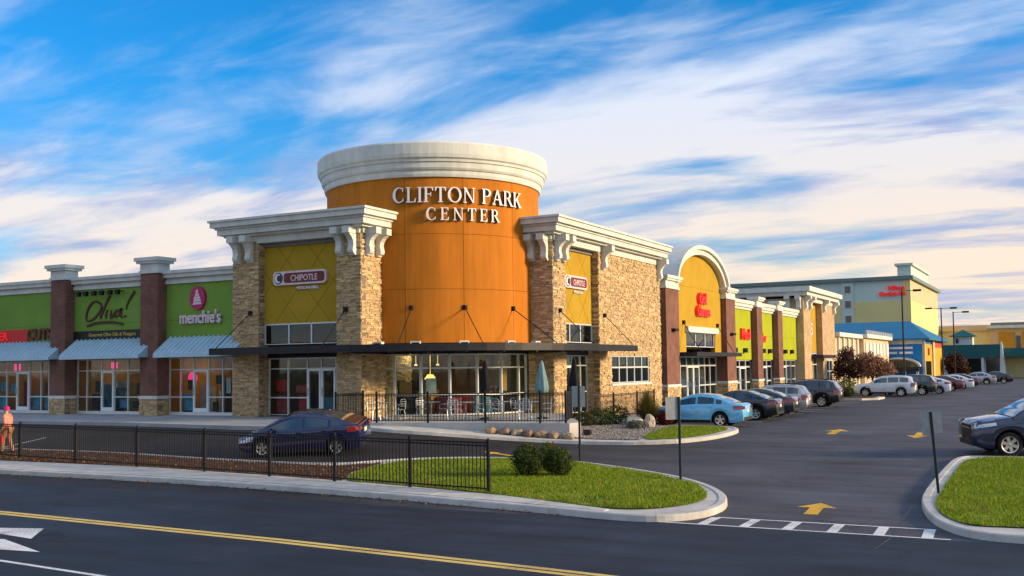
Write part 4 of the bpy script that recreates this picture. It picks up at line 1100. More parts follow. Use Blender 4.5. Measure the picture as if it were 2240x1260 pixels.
rods = [((-33.85, 37.45, 5.50), (-34.9, 36.3, 3.88)), ((-28.3, 37.45, 5.48), (-28.7, 36.3, 3.88))]
for a in (-69, -42.7, -14): rods.append(((CX + RR * math.cos(R(a)), CY + RR * math.sin(R(a)), 5.55), (CX + 7.95 * math.cos(R(a)), CY + 7.95 * math.sin(R(a)), 3.88)))
rods += [((-21.45, 45.25, 5.50), (-20.0, 45.9, 3.88)), ((-21.45, 50.7, 5.47), (-20.0, 51.1, 3.88))]
for p, q in rods:
    mb = MB(); mb.tube([p, q], 0.022, 6); r_ = mb.build('tie_rod', MAT['black'], CAN)
    mb = MB(); c = Vector(p); mb.box(c.x - .09, c.x + .09, c.y - .09, c.y + .09, c.z - .10, c.z + .10); mb.build('wall_plate', MAT['black'], sub(r_, CAN))
for a, r_ in ((-83, 5.9), (-66, 5.9), (-45, 5.9), (-22, 5.9), (-4, 5.9)):
    x, y = CX + r_ * math.cos(R(a)), CY + r_ * math.sin(R(a))
    L_ = Thing('canopy_floodlight', {-83: 'white floodlight box on black canopy beside the left stone pier', -66: 'white floodlight box on black canopy, second from the left', -45: 'white floodlight box on black canopy below the rotunda\'s middle seam', -22: 'white floodlight box on black canopy, second from the right', -4: 'white floodlight box on black canopy beside the right stone pier'}[a], 'floodlight', (x, y, 3.86), 'floodlights on the black canopy', rz=R(a + 90))
    mb = MB()
    mb.box(-.22, .22, -.13, .13, .10, .16).box(-.22, -.17, -.13, .13, .0, .10).box(.17, .22, -.13, .13, 0, .10).box(-.17, .17, .08, .13, .0, .10)
    o = obj('housing', mb.v, mb.f, MAT['trim'], L_.o); mb = MB(); mb.box(-.16, .16, -.10, .07, .01, .095); obj('lens', mb.v, mb.f, MAT['black'], L_.o)


# ================================================================== right stone pavilion
FB = Fr('B', -21.5)
TB = Thing('right_stone_pavilion', 'long lit stone pavilion with barred window right of orange rotunda', 'building', (-21.5, 52, 0.3))
st = Stones(TB, 31)
YA = 44.6
st.wall(Fr('A', YA), -22.85, -21.5, 0.1, 8.95)
st.wall(FB, YA + 0.02, 46.0, 0.1, 8.95)
st.wall(FB, 50.1, 51.7, 0.1, 8.80)
st.wall(FB, 57.4, 59.4, 0.1, 8.80)
st.wall(FB, 51.7, 57.4, 3.36, 8.80)
st.wall(FB, 51.7, 57.4, 0.1, 1.86)
st.wall(Fr('A', 50.1), -22.3, -21.54, 0.1, 8.80)
st.flush()
box('roof', (-36, -21.8, 45, 59.3, 8.6, 9.2), MAT['roof'], TB)
box('end_wall', (-36, -21.75, 59.2, 59.38, 0.3, 8.8), MAT['mortar'], TB)
FMB = Fr('B', -21.9)
diamond_wall(TB, FMB, 46.0, 50.1, 4.98, 8.80, 1.38, MAT['mustard'])
storefront(TB, FMB, [46.05, 47.3, 48.6, 50.05], [4.0, 4.95], fw=0.08, glass='darkglass')
fbox('window_back', FMB, 46.0, 50.1, -1.5, -1.4, 3.9, 5.0, MAT['inside_dark'], TB)
GB = Fr('B', -22.2)
storefront(TB, GB, [46.03, 47.0, 48.1, 49.2, 50.07], [0.45, 1.5, 2.85, 3.35], doors=(1,))
fbox('lintel', GB, 46.0, 50.1, -0.3, 0.05, 3.38, 3.98, MAT['steel_dark'], TB)
interior(TB, GB, 45.6, 50.2, 0.45, 3.5, 3.0, seed=25, items=4, wall='inside_dark', glows=1)
# barred window in the stone wall
storefront(TB, Fr('B', -21.55), [51.74, 52.87, 54.0, 55.13, 56.26, 57.36], [1.88, 2.72, 3.34], fw=0.085, glass='darkglass')
fbox('window_back', Fr('B', -21.6), 51.7, 57.4, -0.8, -0.7, 1.86, 3.36, MAT['inside_dark'], TB)
fbox('sill', FB, 51.6, 57.5, -0.1, 0.07, 1.74, 1.86, MAT['trim'], TB)
mb = MB()
for z0, z1, o in ((9.12, 9.22, 0.30), (9.22, 9.48, 0.52), (9.48, 9.58, 0.60), (9.58, 9.82, 0.76), (9.82, 9.92, 0.84)):
    mb.box(-34.0, -21.5 + o, YA - o - 0.12, 59.3 + o * .3, z0, z1)
mb.build('cornice', MAT['trim'], TB)
fbox('frieze', FB, 46.4, 50.3, -0.3, 0.06, 8.78, 9.12, MAT['trim'], TB)
fbox('frieze', FB, 51.0, 58.7, -0.3, 0.06, 8.78, 9.12, MAT['trim'], TB)
for u in (44.95, 45.75, 50.62, 59.05): bracket(TB, FB, u, 9.12)
for u in (-22.55, -21.85): bracket(TB, Fr('A', YA), u, 9.12)
fbox('capital', FB, YA + .02, 46.0, -0.2, 0.10, 8.86, 9.118, MAT['trim'], TB)
fbox('capital', Fr('A', YA), -22.7, -21.52, -0.2, 0.10, 8.87, 9.117, MAT['trim'], TB)
grill_sign(TB, FMB, 46.55, 49.25, 6.72, 7.36, 0.74)

# ================================================================== shops along the right-hand side
GOS = Thing('games_shop', 'mustard arched shopfront with red Go! Games sign between brick piers', 'shop', (-22, 68, 0.3))
ZF2 = 0.45
gfr = Fr('B', -22.5)
panel_wall(GOS, gfr, 59.45, 61.0, 3.75, 7.1, 1, 2, MAT['sunlit'])
fbox('band', gfr, 59.45, 61.0, -0.2, 0.12, 3.45, 3.74, MAT['trim'], GOS)
tiers(GOS, 'cornice', gfr, 59.45, 61.0, [(7.10, 7.30, 0.10), (7.30, 7.55, 0.24), (7.55, 7.75, 0.34)], ends=(0, 0))
storefront(GOS, Fr('B', -22.6), [59.5, 60.2, 60.9], [ZF2, 1.5, 2.8, 3.44], glass='darkglass')
box('shell', (-40, -23.2, 59.4, 76, 0.2, 3.4), MAT['inside_dark'], GOS)
box('roof', (-40, -23.0, 59.4, 76, 7.0, 7.3), MAT['roof'], GOS)
st = Stones(GOS, 41)
PB = Fr('B', -21.6)
for a, b in ((60.7, 63.1), (73.5, 75.8)): brick_pier(GOS, PB, a, b, st, dep=0.9, top=7.55)
st.flush()
W2 = Fr('B', -22.0); cyA, aA, bA = 68.3, 5.15, 2.25
for q in ([63.1, 65.6, 3.6, 5.35], [71.9, 73.5, 3.6, 5.35]): fbox('wall_panel', W2, q[0], q[1], -0.3, 0, q[2], q[3], MAT['mustard'], GOS)
fbox('wall_panel', W2, 63.1, 73.5, -0.3, 0, 5.36, 7.98, MAT['mustard'], GOS)
mb = MB(); mb.prism([(cyA + aA * math.cos(t), 7.99 + bA * math.sin(t)) for t in [math.pi * k / 24 for k in range(25)]], W2, 0.0, -0.3); mb.build('arch_panel', MAT['mustard'], GOS)
ar = MB()
for (a0, b0, a1, b1, d0, d1) in ((aA - .02, bA - .02, aA + .35, bA + .33, -1.6, 0.42), (aA + .35, bA + .33, aA + .62, bA + .60, -1.6, 0.60)):
    for k in range(28):
        t0, t1 = math.pi * k / 28, math.pi * (k + 1) / 28
        P_ = lambda a, b, t: (cyA + a * math.cos(t), 7.99 + b * math.sin(t))
        ar.prism([P_(a0, b0, t0), P_(a1, b1, t0), P_(a1, b1, t1), P_(a0, b0, t1)], W2, d1, d0)
ar.build('arch_cornice', MAT['trim'], GOS)
fbox('window_head', W2, 65.4, 72.1, -0.1, 0.25, 4.95, 5.34, MAT['trim'], GOS)
storefront(GOS, Fr('B', -22.05), [65.65, 67.7, 69.8, 71.85], [4.0, 4.94], fw=0.12, glass='darkglass')
fbox('window_back', W2, 65.6, 71.9, -1.0, -0.9, 3.9, 5.0, MAT['inside_dark'], GOS)
mb = MB(); mb.box(*W2.r(63.2, 73.4, -0.3, 1.5, 3.36, 3.62)); mb.build('canopy', MAT['steel_dark'], GOS)
for u in (65.0, 72.4):
    mb = MB(); mb.tube([W2(u, 0.05, 5.55), W2(u - .6, 1.4, 3.62)], 0.025, 6); mb.box(*W2.r(u - .12, u + .12, 0, .15, 5.45, 5.7)); mb.build('tie_rod', MAT['black'], GOS)
storefront(GOS, Fr('B', -22.4), [63.15, 64.3, 65.5, 66.8, 68.1, 69.4, 70.7, 71.9, 73.45], [ZF2, 1.4, 2.75, 3.34], doors=(3, 4), fw=0.09)
interior(GOS, Fr('B', -22.4), 63.1, 73.5, ZF2, 3.36, 4.0, seed=33, items=10, wall='inside_dark', glows=2, cols=('poster', 'poster_w', 'poster_r', 'signred'))
text('sign_lettering', 'Go!', W2, 68.75, 6.95, 1.05, 0.12, MAT['red_letter'], GOS, 0.12, 0.03)
text('sign_lettering', 'Games', W2, 68.9, 6.12, 0.98, 0.12, MAT['red_letter'], GOS, 0.12, 0.03, sx=1.02)
for u, z in ((62.0, 5.0), (74.7, 5.0)):
    mb = MB(); mb.box(*PB.r(u - .35, u + .35, 0.0, 0.25, z - .08, z + .08)); mb.build('wall_lamp', MAT['black'], GOS)

GRN = Thing('sunlit_green_store', 'long lime green shopfront with red lettering between slim brick piers', 'shop', (-22, 87, 0.3))
W3 = Fr('B', -22.2)
panel_wall(GRN, W3, 75.85, 98.0, 3.15, 7.08, 6, 2, MAT['sunlit'])
tiers(GRN, 'cornice', W3, 75.85, 98.0, [(7.06, 7.25, 0.12), (7.25, 7.5, 0.25), (7.5, 7.76, 0.36)], ends=(0, 0))
box('roof', (-40, -22.4, 75.8, 98, 7.0, 7.3), MAT['roof'], GRN)
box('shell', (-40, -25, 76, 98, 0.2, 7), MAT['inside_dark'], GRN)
storefront(GRN, Fr('B', -22.35), [75.9, 77.6, 79.3, 81.0, 82.6, 84.4, 86.0, 87.5, 89.2, 91.0, 92.7, 94.4, 96.2, 97.9], [ZF2, 1.4, 2.6, 3.12], doors=(2, 6, 10), fw=0.11)
st = Stones(GRN, 42); PB3 = Fr('B', -21.7)
for a, b in ((82.3, 83.9), (89.1, 90.7)): brick_pier(GRN, PB3, a, b, st, dep=0.5, top=7.35)
st.flush()
text('sign_lettering', 'Mod', W3, 80.2, 4.75, 1.15, 0.1, MAT['red_letter'], GRN, 0.1, 0.03, sx=1.15)
text('sign_lettering', 'dor', W3, 85.6, 4.62, 1.0, 0.1, MAT['red_letter'], GRN, 0.1, 0.03, sx=1.0)
for u in (77.2, 80.0, 85.5, 87.6, 93.0, 95.5):
    mb = MB(); mb.box(*W3.r(u - .2, u + .2, 0.0, 0.3, 3.7, 4.05)); mb.build('wall_lamp', MAT['post'], GRN)

TC = Thing('far_stone_pavilion', 'distant narrow stone pavilion with mustard recess at the end of the shops', 'building', (-21.5, 105, 0.3))
FC = Fr('B', -21.5)
box('wall', (-34, -21.5, 98.05, 101.3, 0.2, 8.9), MAT['farstone'], TC)
box('wall', (-34, -21.5, 106.3, 112.5, 0.2, 8.9), MAT['farstone'], TC)
box('recess_panel', (-34, -22.1, 101.3, 106.3, 3.9, 8.85), MAT['mustard'], TC)
storefront(TC, Fr('B', -22.1), [101.4, 103, 104.6, 106.2], [0.5, 2.7, 3.8], fw=0.12, glass='darkglass')
box('canopy', (-22, -20.4, 101, 107, 3.3, 3.6), MAT['steel_dark'], TC)
storefront(TC, Fr('B', -21.42), [107.5, 108.9, 110.3], [0.9, 2.0, 3.1], fw=0.14, glass='darkglass')
mb = MB()
for z0, z1, o in ((9.12, 9.48, 0.5), (9.48, 9.92, 0.82)): mb.box(-34, -21.5 + o, 98 - o, 112.5 + o * .5, z0, z1)
mb.build('cornice', MAT['trim'], TC)
fbox('frieze', FC, 98.4, 112.2, -.3, .06, 8.7, 9.12, MAT['trim'], TC)
for u in (98.6, 100.6, 107.0, 111.9): bracket(TC, FC, u, 9.12, w=.5)
for u in (-22.9, -21.9): bracket(TC, Fr('A', 98.05), u, 9.12, w=.4)
text('sign_lettering', 'S', Fr('B', -22.1), 103.4, 5.6, 1.6, 0.1, MAT['pinkwhite'], TC, 0.1, 0.02, sx=1.3)

CRM = Thing('cream_colonnade_store', 'cream store with white eave and finials behind the dark purple tree', 'building', (-21.5, 128, 0.1))
box('wall', (-36, -21.5, 112.6, 127, 0.1, 5.6), MAT['cream'], CRM)
box('eave', (-36.2, -21.0, 112.6, 127, 5.6, 6.05), MAT['trim'], CRM)
box('wall', (-36, -21.0, 127, 146, 0.1, 5.7), MAT['cream'], CRM)
box('eave', (-36, -20.5, 126.7, 146.3, 5.7, 6.15), MAT['trim'], CRM)
for i in range(14): box('finial', (-20.75, -20.5, 127 + i * 1.45, 127.3 + i * 1.45, 6.15, 6.6), MAT['trim'], CRM)
for i in range(7): box('panel', (-21.0, -20.9, 128 + i * 2.6, 129.9 + i * 2.6, 3.6, 5.2), MAT['trim'], CRM)
for i in range(5): box('column', (-21.5, -21.3, 113.6 + i * 2.8, 114.1 + i * 2.8, 0.1, 5.6), MAT['trim'], CRM)
for i in range(6): box('window', (-21.0, -20.96, 128.4 + i * 3.0, 130.2 + i * 3.0, 0.9, 3.0), MAT['window_far'], CRM)
for i in range(2): box('niche', (-21.5, -21.44, 117.0 + i * 4, 118.2 + i * 4, 1.2, 4.6), MAT['maroon'], CRM)

# ------------------------------------------------------------------ blue roofed store
BLU = Thing('blue_roofed_store', 'blue store with hipped blue roof, arched entrance and yellow side wall', 'building', (-25, 150, 0.05))
box('wall', (-45, -21.0, 148, 172, 0.05, 5.95), MAT['blue_wall'], BLU)
box('wall', (-21.0, -17.0, 148.02, 172, 0.05, 5.95), MAT['blue_wall'], BLU)
box('side_wall', (-17.0, -16.9, 148.5, 172, 0.05, 5.2), M('yellow_side', (0.62, 0.33, 0.02), 0.8, var=0.1, scale=0.4), BLU)
box('side_pilaster', (-17.02, -16.7, 148.0, 148.5, 0.05, 5.9), MAT['cream'], BLU)
box('side_pilaster', (-17.02, -16.7, 158.0, 160.0, 0.05, 5.9), MAT['cream'], BLU)
box('side_window', (-16.95, -16.86, 150.2, 156.5, 0.3, 2.9), MAT['window_far'], BLU)
box('emblem', (-16.9, -16.82, 153, 154.6, 3.7, 4.7), MAT['maroon'], BLU)
box('side_sign', (-16.9, -16.8, 159.5, 170, 4.9, 5.6), MAT['poster_r'], BLU)
e = [(-46, 147.2, 5.95), (-16.0, 147.2, 5.95), (-16.0, 172.8, 5.95), (-46, 172.8, 5.95), (-40, 160, 8.7), (-20.0, 160, 8.7), (-46, 147.2, 5.75), (-16.0, 147.2, 5.75), (-16, 172.8, 5.75), (-46, 172.8, 5.75)]
obj('roof', e, [(0, 1, 5, 4), (1, 2, 5), (2, 3, 4, 5), (3, 0, 4), (0, 6, 7, 1), (1, 7, 8, 2), (6, 9, 8, 7)], MAT['blue_roof'], BLU)
box('frieze', (-21.8, -17.0, 147.9, 148.0, 5.2, 5.75), MAT['trim'], BLU)
box('sign_band', (-21.4, -18.2, 147.86, 147.99, 4.55, 4.85), MAT['white_letter'], BLU)
box('sign_band', (-21.4, -20.2, 147.86, 147.99, 3.9, 4.2), MAT['white_letter'], BLU)
box('sign_band', (-19.9, -18.2, 147.86, 147.99, 3.9, 4.2), MAT['white_letter'], BLU)
ar = MB()
for k in range(14):
    t0, t1 = math.pi * k / 14, math.pi * (k + 1) / 14; fr_ = Fr('A', 147.9)
    P_ = lambda a, b, t: (-20.0 + a * math.cos(t), 2.2 + b * math.sin(t))
    ar.prism([P_(2.5, 1.0, t0), P_(2.8, 1.25, t0), P_(2.8, 1.25, t1), P_(2.5, 1.0, t1)], fr_, 0.9, 0.0)
ar.build('arch', MAT['trim'], BLU)
box('entrance_glass', (-22.4, -17.7, 147.6, 147.9, 1.9, 3.1), MAT['window_far'], BLU)
box('entrance_canopy', (-22.6, -17.4, 146.6, 148, 1.55, 2.1), MAT['steel_dark'], BLU)
for i in range(4): box('entrance_column', (-22.4 + i * 1.55, -22.1 + i * 1.55, 146.8, 147.1, 0.05, 1.55), MAT['trim'], BLU)

# ------------------------------------------------------------------ hotel
HOT = Thing('hotel', 'tall ochre and grey hotel with red two line sign near its roof', 'building', (-55, 215, 0))
box('wall', (-105, -24.2, 196, 240, 0, 13.8), MAT['hotel_y'], HOT)
box('upper_wall', (-105, -24.25, 196.05, 240, 13.8, 17.5), MAT['hotel_g'], HOT)
box('upper_side_wall', (-24.26, -24.18, 196.3, 239.9, 13.8, 17.4), MAT['cream'], HOT)
box('cornice', (-105.5, -23.6, 195.4, 240.6, 17.5, 18.15), MAT['hotel_roof'], HOT)
box('roof_tower', (-26.3, -24.0, 196.3, 222, 18.15, 20.0), MAT['hotel_g'], HOT)
box('roof_tower_cornice', (-26.7, -23.6, 195.9, 222.4, 20.0, 20.4), MAT['hotel_g'], HOT)
box('stair_bay', (-36.0, -33.9, 195.8, 196, 0, 17.45), MAT['hotel_g'], HOT)
box('corner_pilaster', (-25.4, -24.15, 195.9, 196.3, 0, 17.45), MAT['hotel_y'], HOT)
for z in (4.5, 7.2, 10.0, 12.7, 15.4):
    for x in (-35.5, -44.6, -48.2, -51.8, -55.6, -59.5):
        w = box('window', (x, x + 1.25, 195.72, 195.86, z, z + 1.45), MAT['frame'], HOT)
        box('pane', (x + .1, x + 1.15, 195.68, 195.72, z + .1, z + 1.35), MAT['window_far'], sub(w, HOT))
text('sign_lettering', 'Hilton', Fr('A', 196), -26.5, 15.75, 1.1, 0.25, MAT['red_letter'], HOT, 0.15, 0.03)
text('sign_lettering', 'Garden Inn', Fr('A', 196), -27.2, 14.75, 1.05, 0.25, MAT['red_letter'], HOT, 0.15, 0.03, sx=.95)

# ------------------------------------------------------------------ teal fronted shop and far ochre buildings
TEA = Thing('teal_fronted_shop', 'low white shop with deep teal fascia and small teal hipped turret', 'building', (-13, 188, 0))
box('wall', (-18.2, -9.4, 187, 200, 0, 3.5), MAT['trim'], TEA)
box('fascia', (-18.4, -9.6, 185.4, 200, 3.45, 5.5), MAT['teal'], TEA)
box('fascia', (-9.2, 22, 186.4, 200, 3.5, 4.85), MAT['teal'], TEA)
box('wall', (-9.4, 22, 190, 200, 0, 3.5), MAT['hotel_y'], TEA)
for i in range(3): box('window', (-17.6 + i * 2.9, -15.4 + i * 2.9, 186.9, 187, 0.6, 3.2), MAT['window_far'], TEA)
for i in range(4): box('column', (-18.3 + i * 2.93, -17.9 + i * 2.93, 185.6, 186.0, 0, 3.45), MAT['trim'], TEA)
box('turret_wall', (-16.8, -13.8, 188, 191, 5.5, 6.95), MAT['trim'], TEA)
box('turret_window', (-16.4, -15.9, 187.94, 188, 5.8, 6.6), MAT['window_far'], TEA)
obj('turret_roof', [(-17.4, 187.2, 6.95), (-13.2, 187.2, 6.95), (-13.2, 191.6, 6.95), (-17.4, 191.6, 6.95), (-15.3, 189.4, 8.1)], [(0, 1, 4), (1, 2, 4), (2, 3, 4), (3, 0, 4), (3, 2, 1, 0)], MAT['teal'], TEA)
obj('gable_post', [(-9.75, 185.2, 0), (-8.75, 185.2, 0), (-9.3, 185.2, 5.9), (-9.5, 185.2, 5.9), (-9.75, 186.2, 0), (-8.75, 186.2, 0), (-9.3, 186.2, 5.9), (-9.5, 186.2, 5.9)], [(0, 1, 2, 3), (7, 6, 5, 4), (0, 4, 5, 1), (1, 5, 6, 2), (2, 6, 7, 3), (3, 7, 4, 0)], MAT['trim'], TEA)
OCH = Thing('far_ochre_block', 'distant ochre block with pale eave behind the teal fronted shop', 'building', (-10, 245, 0))
box('wall', (-25, -14.2, 241, 255, 0, 9.2), MAT['hotel_y'], OCH)
box('roof', (-25.4, -14, 240.4, 255, 9.2, 10.4), MAT['cream'], OCH)
box('wall', (-14.2, 26, 240, 255, 0, 9.6), MAT['cream'], OCH)
box('eave', (-14.8, 26.6, 239, 255, 9.6, 10.2), MAT['trim'], OCH)
box('roof', (-14.0, 26, 239.6, 255, 10.2, 10.8), MAT['hotel_roof'], OCH)
amber = M('amber_bay', (0.55, 0.27, 0.02), 0.8, var=0.1)
for i in range(8): box('bay', (-12.6 + i * 4.4, -9.6 + i * 4.4, 239.8, 240, 0.5, 8.8), amber, OCH)
for i in range(7): box('window', (-9.3 + i * 4.4, -8.5 + i * 4.4, 239.85, 240, 2, 8), MAT['window_far'], OCH)
for x, r_ in ((-6.0, 1.0), (0.3, 1.2)):
    mb = MB(); mb.lathe([(r_, 0), (r_, .5), (r_ * .7, .9), (0.05, 1.3)], (x, 243, 10.8), 12); mb.build('roof_vent', MAT['hotel_roof'], OCH)


def lamp_post(x, y, h, heads, label):
    T = Thing('lamp_post', label, 'lamp post', (x, y, gz(x, y)), 'parking lot lamp posts')
    z = gz(x, y); mb = MB(); mb.tube([(x, y, z + .6), (x, y, z + h)], [0.10, 0.07], 8); mb.build('pole', MAT['black'], T)
    mb = MB(); mb.tube([(x, y, z), (x, y, z + .6)], 0.28, 10); mb.build('base', MAT['concrete'], T)
    for s in heads:
        mb = MB(); mb.bar((x, y, z + h - .1), (x + s * 1.5, y + s * .5, z + h - .05), 0.06); mb.box(x + s * 1.45 - .4, x + s * 1.45 + .4, y + s * .5 - .25, y + s * .5 + .25, z + h - .16, z + h + .05); mb.build('lamp_head', MAT['black'], T)
lamp_post(-15.1, 115.5, 10.3, (1,), 'tall black lamp post in front of the hotel sign')
lamp_post(-14.2, 144.6, 9.7, (1, -1), 'black lamp post with two heads beside the yellow hotel corner')
lamp_post(-12.9, 146, 9.2, (1,), 'thin black lamp post with one head above the teal fascia')


# ================================================================== cars
def lerp_tab(tab, x):
    """tab sorted by descending x"""
    if x >= tab[0][0]: return tab[0][1]
    for (a, b), (c, d) in zip(tab, tab[1:]):
        if x >= c:
            t = (a - x) / (a - c) if a != c else 0; t2 = t * t * (3 - 2 * t); t = t * .6 + t2 * .4
            return b + (d - b) * t
    return tab[-1][1]


STYLES = {
    'sedan': dict(L=4.72, W=1.83, wb=2.75, fo=0.95, wr=0.325, clear=0.20,
                  top=[(2.36, .60), (2.28, .70), (2.0, .80), (1.2, .93), (.95, .97), (-1.5, 1.03), (-1.8, 1.06), (-2.2, 1.04), (-2.32, .96), (-2.36, .80)],
                  belt=[(2.36, .60), (1.2, .88), (.9, .92), (-1.2, .98), (-2.36, .98)],
                  roof=[(1.05, .96), (.75, 1.12), (.30, 1.34), (0, 1.43), (-.45, 1.475), (-.9, 1.43), (-1.35, 1.28), (-1.88, 1.06)], ws=(1.05, .12), rw=(-.92, -1.84),
                  pill=[-.28, -1.12], wend=(.78, -1.42)),
    'hatch': dict(L=4.46, W=1.75, wb=2.70, fo=0.90, wr=0.32, clear=0.17,
                  top=[(2.23, .56), (2.16, .66), (1.85, .82), (1.45, .95), (1.25, 1.0), (-1.8, 1.08), (-2.1, 1.07), (-2.2, 1.02), (-2.23, .86)],
                  belt=[(2.23, .56), (1.4, .86), (1.1, .90), (-1.0, 1.0), (-2.23, 1.06)],
                  roof=[(1.38, .985), (1.0, 1.16), (.55, 1.36), (.15, 1.465), (-.2, 1.49), (-.8, 1.44), (-1.5, 1.27), (-2.12, 1.08)], ws=(1.38, .32), rw=(-1.15, -2.08),
                  pill=[-.22, -1.16], wend=(.98, -1.62)),
    'suv': dict(L=4.72, W=1.88, wb=2.72, fo=0.95, wr=0.36, clear=0.26,
                top=[(2.36, .66), (2.32, .86), (2.1, 1.0), (1.2, 1.10), (1.0, 1.13), (-2.0, 1.16), (-2.30, 1.12), (-2.36, .95)],
                belt=[(2.36, .66), (1.3, 1.0), (1.0, 1.04), (-2.36, 1.12)],
                roof=[(1.12, 1.11), (.80, 1.33), (.45, 1.54), (.15, 1.65), (-.6, 1.71), (-1.5, 1.69), (-1.95, 1.60), (-2.28, 1.14)], ws=(1.12, .28), rw=(-1.86, -2.25),
                pill=[-.30, -1.18], wend=(.84, -1.86)),
    'bigsuv': dict(L=5.0, W=1.98, wb=3.0, fo=1.0, wr=0.39, clear=0.28,
                   top=[(2.5, .84), (2.48, 1.02), (2.3, 1.13), (1.5, 1.22), (1.15, 1.26), (-2.1, 1.26), (-2.44, 1.2), (-2.5, 1.0)],
                   belt=[(2.5, .84), (2.2, 1.0), (1.4, 1.10), (1.1, 1.14), (-2.5, 1.2)],
                   roof=[(1.35, 1.24), (1.0, 1.44), (.6, 1.66), (.25, 1.79), (-.5, 1.86), (-1.6, 1.83), (-2.1, 1.70), (-2.42, 1.24)], ws=(1.35, .38), rw=(-1.98, -2.38),
                   pill=[-.32, -1.28], wend=(1.0, -1.95)),
}
CARMESH = {}


def car_meshes(style):
    """all part meshes of one body style, in car space (x forward, z up), shared by every car of the style"""
    if style in CARMESH: return CARMESH[style]
    S = STYLES[style]; Lh = S['L'] / 2; hw = S['W'] / 2; wr = S['wr']; xf = Lh - S['fo']; xr = xf - S['wb']; Ra = wr + 0.065; cl = S['clear']

    def width(x):
        t = abs(x) / Lh; e = max(0, (t - 0.66) / 0.34); k = 0.24 if x > 0 else 0.17
        return hw * (1 - k * e ** 2.2)

    def zlow(x):
        z = cl + 0.10 * max(0, (abs(x) / Lh - .86) / .14)
        for xc in (xf, xr):
            d = abs(x - xc)
            if d < Ra: z = max(z, wr + math.sqrt(Ra * Ra - d * d))
        return z

    def sec(x):
        w = width(x); zl = zlow(x); zt = lerp_tab(S['top'], x); zb = min(lerp_tab(S['belt'], x), zt - 0.02); zb = max(zb, zl + 0.05)
        zm = zl + (zb - zl)
        ws = [0.955, 0.985, 1.0, 1.0, 0.985, 0.955, 0.90, 0.78, 0.45, 0.0]
        zmid = max(zl + 0.02, cl + 0.30)
        zs = [zl, zl + (zb - zl) * .16, zl + (zb - zl) * .36, zl + (zb - zl) * .60, zl + (zb - zl) * .82, zb, zb + (zt - zb) * .55, zb + (zt - zb) * .86, zt - 0.004, zt]
        tk = 0.045 * max(0, (abs(x) / Lh - .8) / .2)
        return [(x, w * a, z) for a, z in zip(ws, zs)]
    # stations
    xs = set()
    n = 56
    for i in range(n + 1): xs.add(round(-Lh + 2 * Lh * i / n, 4))
    for xc in (xf, xr):
        for k in range(-8, 9): xs.add(round(xc + Ra * math.sin(k / 8 * math.pi / 2), 4))
    xs.update((Lh - .02, Lh - .06, -Lh + .02, -Lh + .06))
    xs = sorted(xs)
    out = {}
    v = []; f = []; m = 10
    for x in xs:
        h = sec(x); v += [(p[0], p[1], p[2]) for p in h] + [(p[0], -p[1], p[2]) for p in h]
    for i in range(len(xs) - 1):
        a, b = i * 20, (i + 1) * 20
        for k in range(9):
            f.append((a + k, a + k + 1, b + k + 1, b + k)); f.append((a + 10 + k, b + 10 + k, b + 11 + k, a + 11 + k))
    for a, flip in ((0, 1), ((len(xs) - 1) * 20, 0)):
        loop = [a + k for k in range(10)] + [a + 10 + k for k in reversed(range(9))]
        f.append(tuple(reversed(loop)) if flip else tuple(loop))
    out['body'] = (v, f, 'paint', True)
    # greenhouse
    rf = S['roof']; x1, x0 = rf[0][0], rf[-1][0]
    gx = sorted(set([round(x0 + (x1 - x0) * i / 44, 4) for i in range(45)] + [p + d for p in S['pill'] for d in (-.045, .045)] + [S['ws'][1], S['rw'][0], S['wend'][0], S['wend'][1]]))

    def gsec(x):
        zt = lerp_tab(S['top'], x) - 0.01; zr = max(lerp_tab(rf, x), zt + 0.012); zb = lerp_tab(S['belt'], x); zb = min(zb, zt); w = width(x) * .955
        h = zr - zb; tum = 0.30 * h
        wt = w - tum - 0.02
        e = min(0.10, h * .22)
        return [(x, w, zb), (x, w - tum * .10, zb + h * .10), (x, w - tum * .82, zb + (h - e) * .90), (x, wt, zr - e * .42), (x, wt - 0.09, zr - e * .10), (x, wt * .55, zr + 0.006), (x, 0, zr + 0.012)]
    parts = {'roof': [], 'windshield': [], 'rear_window': [], 'side_window': []}
    G = [gsec(x) for x in gx]
    for i in range(len(gx) - 1):
        xm = (gx[i] + gx[i + 1]) / 2
        for k in range(6):
            for s in (1, -1):
                q = [G[i][k], G[i][k + 1], G[i + 1][k + 1], G[i + 1][k]]; q = [(p[0], p[1] * s, p[2]) for p in q]
                if s < 0: q = q[::-1]
                if k >= 4 and xm > S['ws'][1]: parts['windshield'].append(q)
                elif k >= 4 and xm < S['rw'][0]: parts['rear_window'].append(q)
                elif k == 1 and S['wend'][1] < xm < S['wend'][0] and all(abs(xm - p) > .045 for p in S['pill']): parts['side_window'].append((q, s, sum(xm < p for p in S['pill'])))
                else: parts['roof'].append(q)

    def quads(L_):
        v, f, idx = [], [], {}
        for q in L_:
            ids = []
            for p in q:
                key = (round(p[0], 4), round(p[1], 4), round(p[2], 4))
                if key not in idx: idx[key] = len(v); v.append(p)
                if idx[key] not in ids: ids.append(idx[key])
            if len(ids) > 2: f.append(tuple(ids))
        return v, f
    for nm, mt in (('roof', 'paint'), ('windshield', 'carglass'), ('rear_window', 'carglass')):
        a, b = quads(parts[nm]); out[nm] = (a, b, mt, True)
    grp = {}
    for q, s, k in parts['side_window']: grp.setdefault((s, k), []).append(q)
    out['side_windows'] = [quads(g_) + ('carglass', True) for g_ in grp.values()]

    def side_y(x, z):
        h = sec(x)
        for a, b in zip(h, h[1:]):
            if a[2] <= z <= b[2] and b[2] > a[2]: return a[1] + (b[1] - a[1]) * (z - a[2]) / (b[2] - a[2])
        return h[5][1]

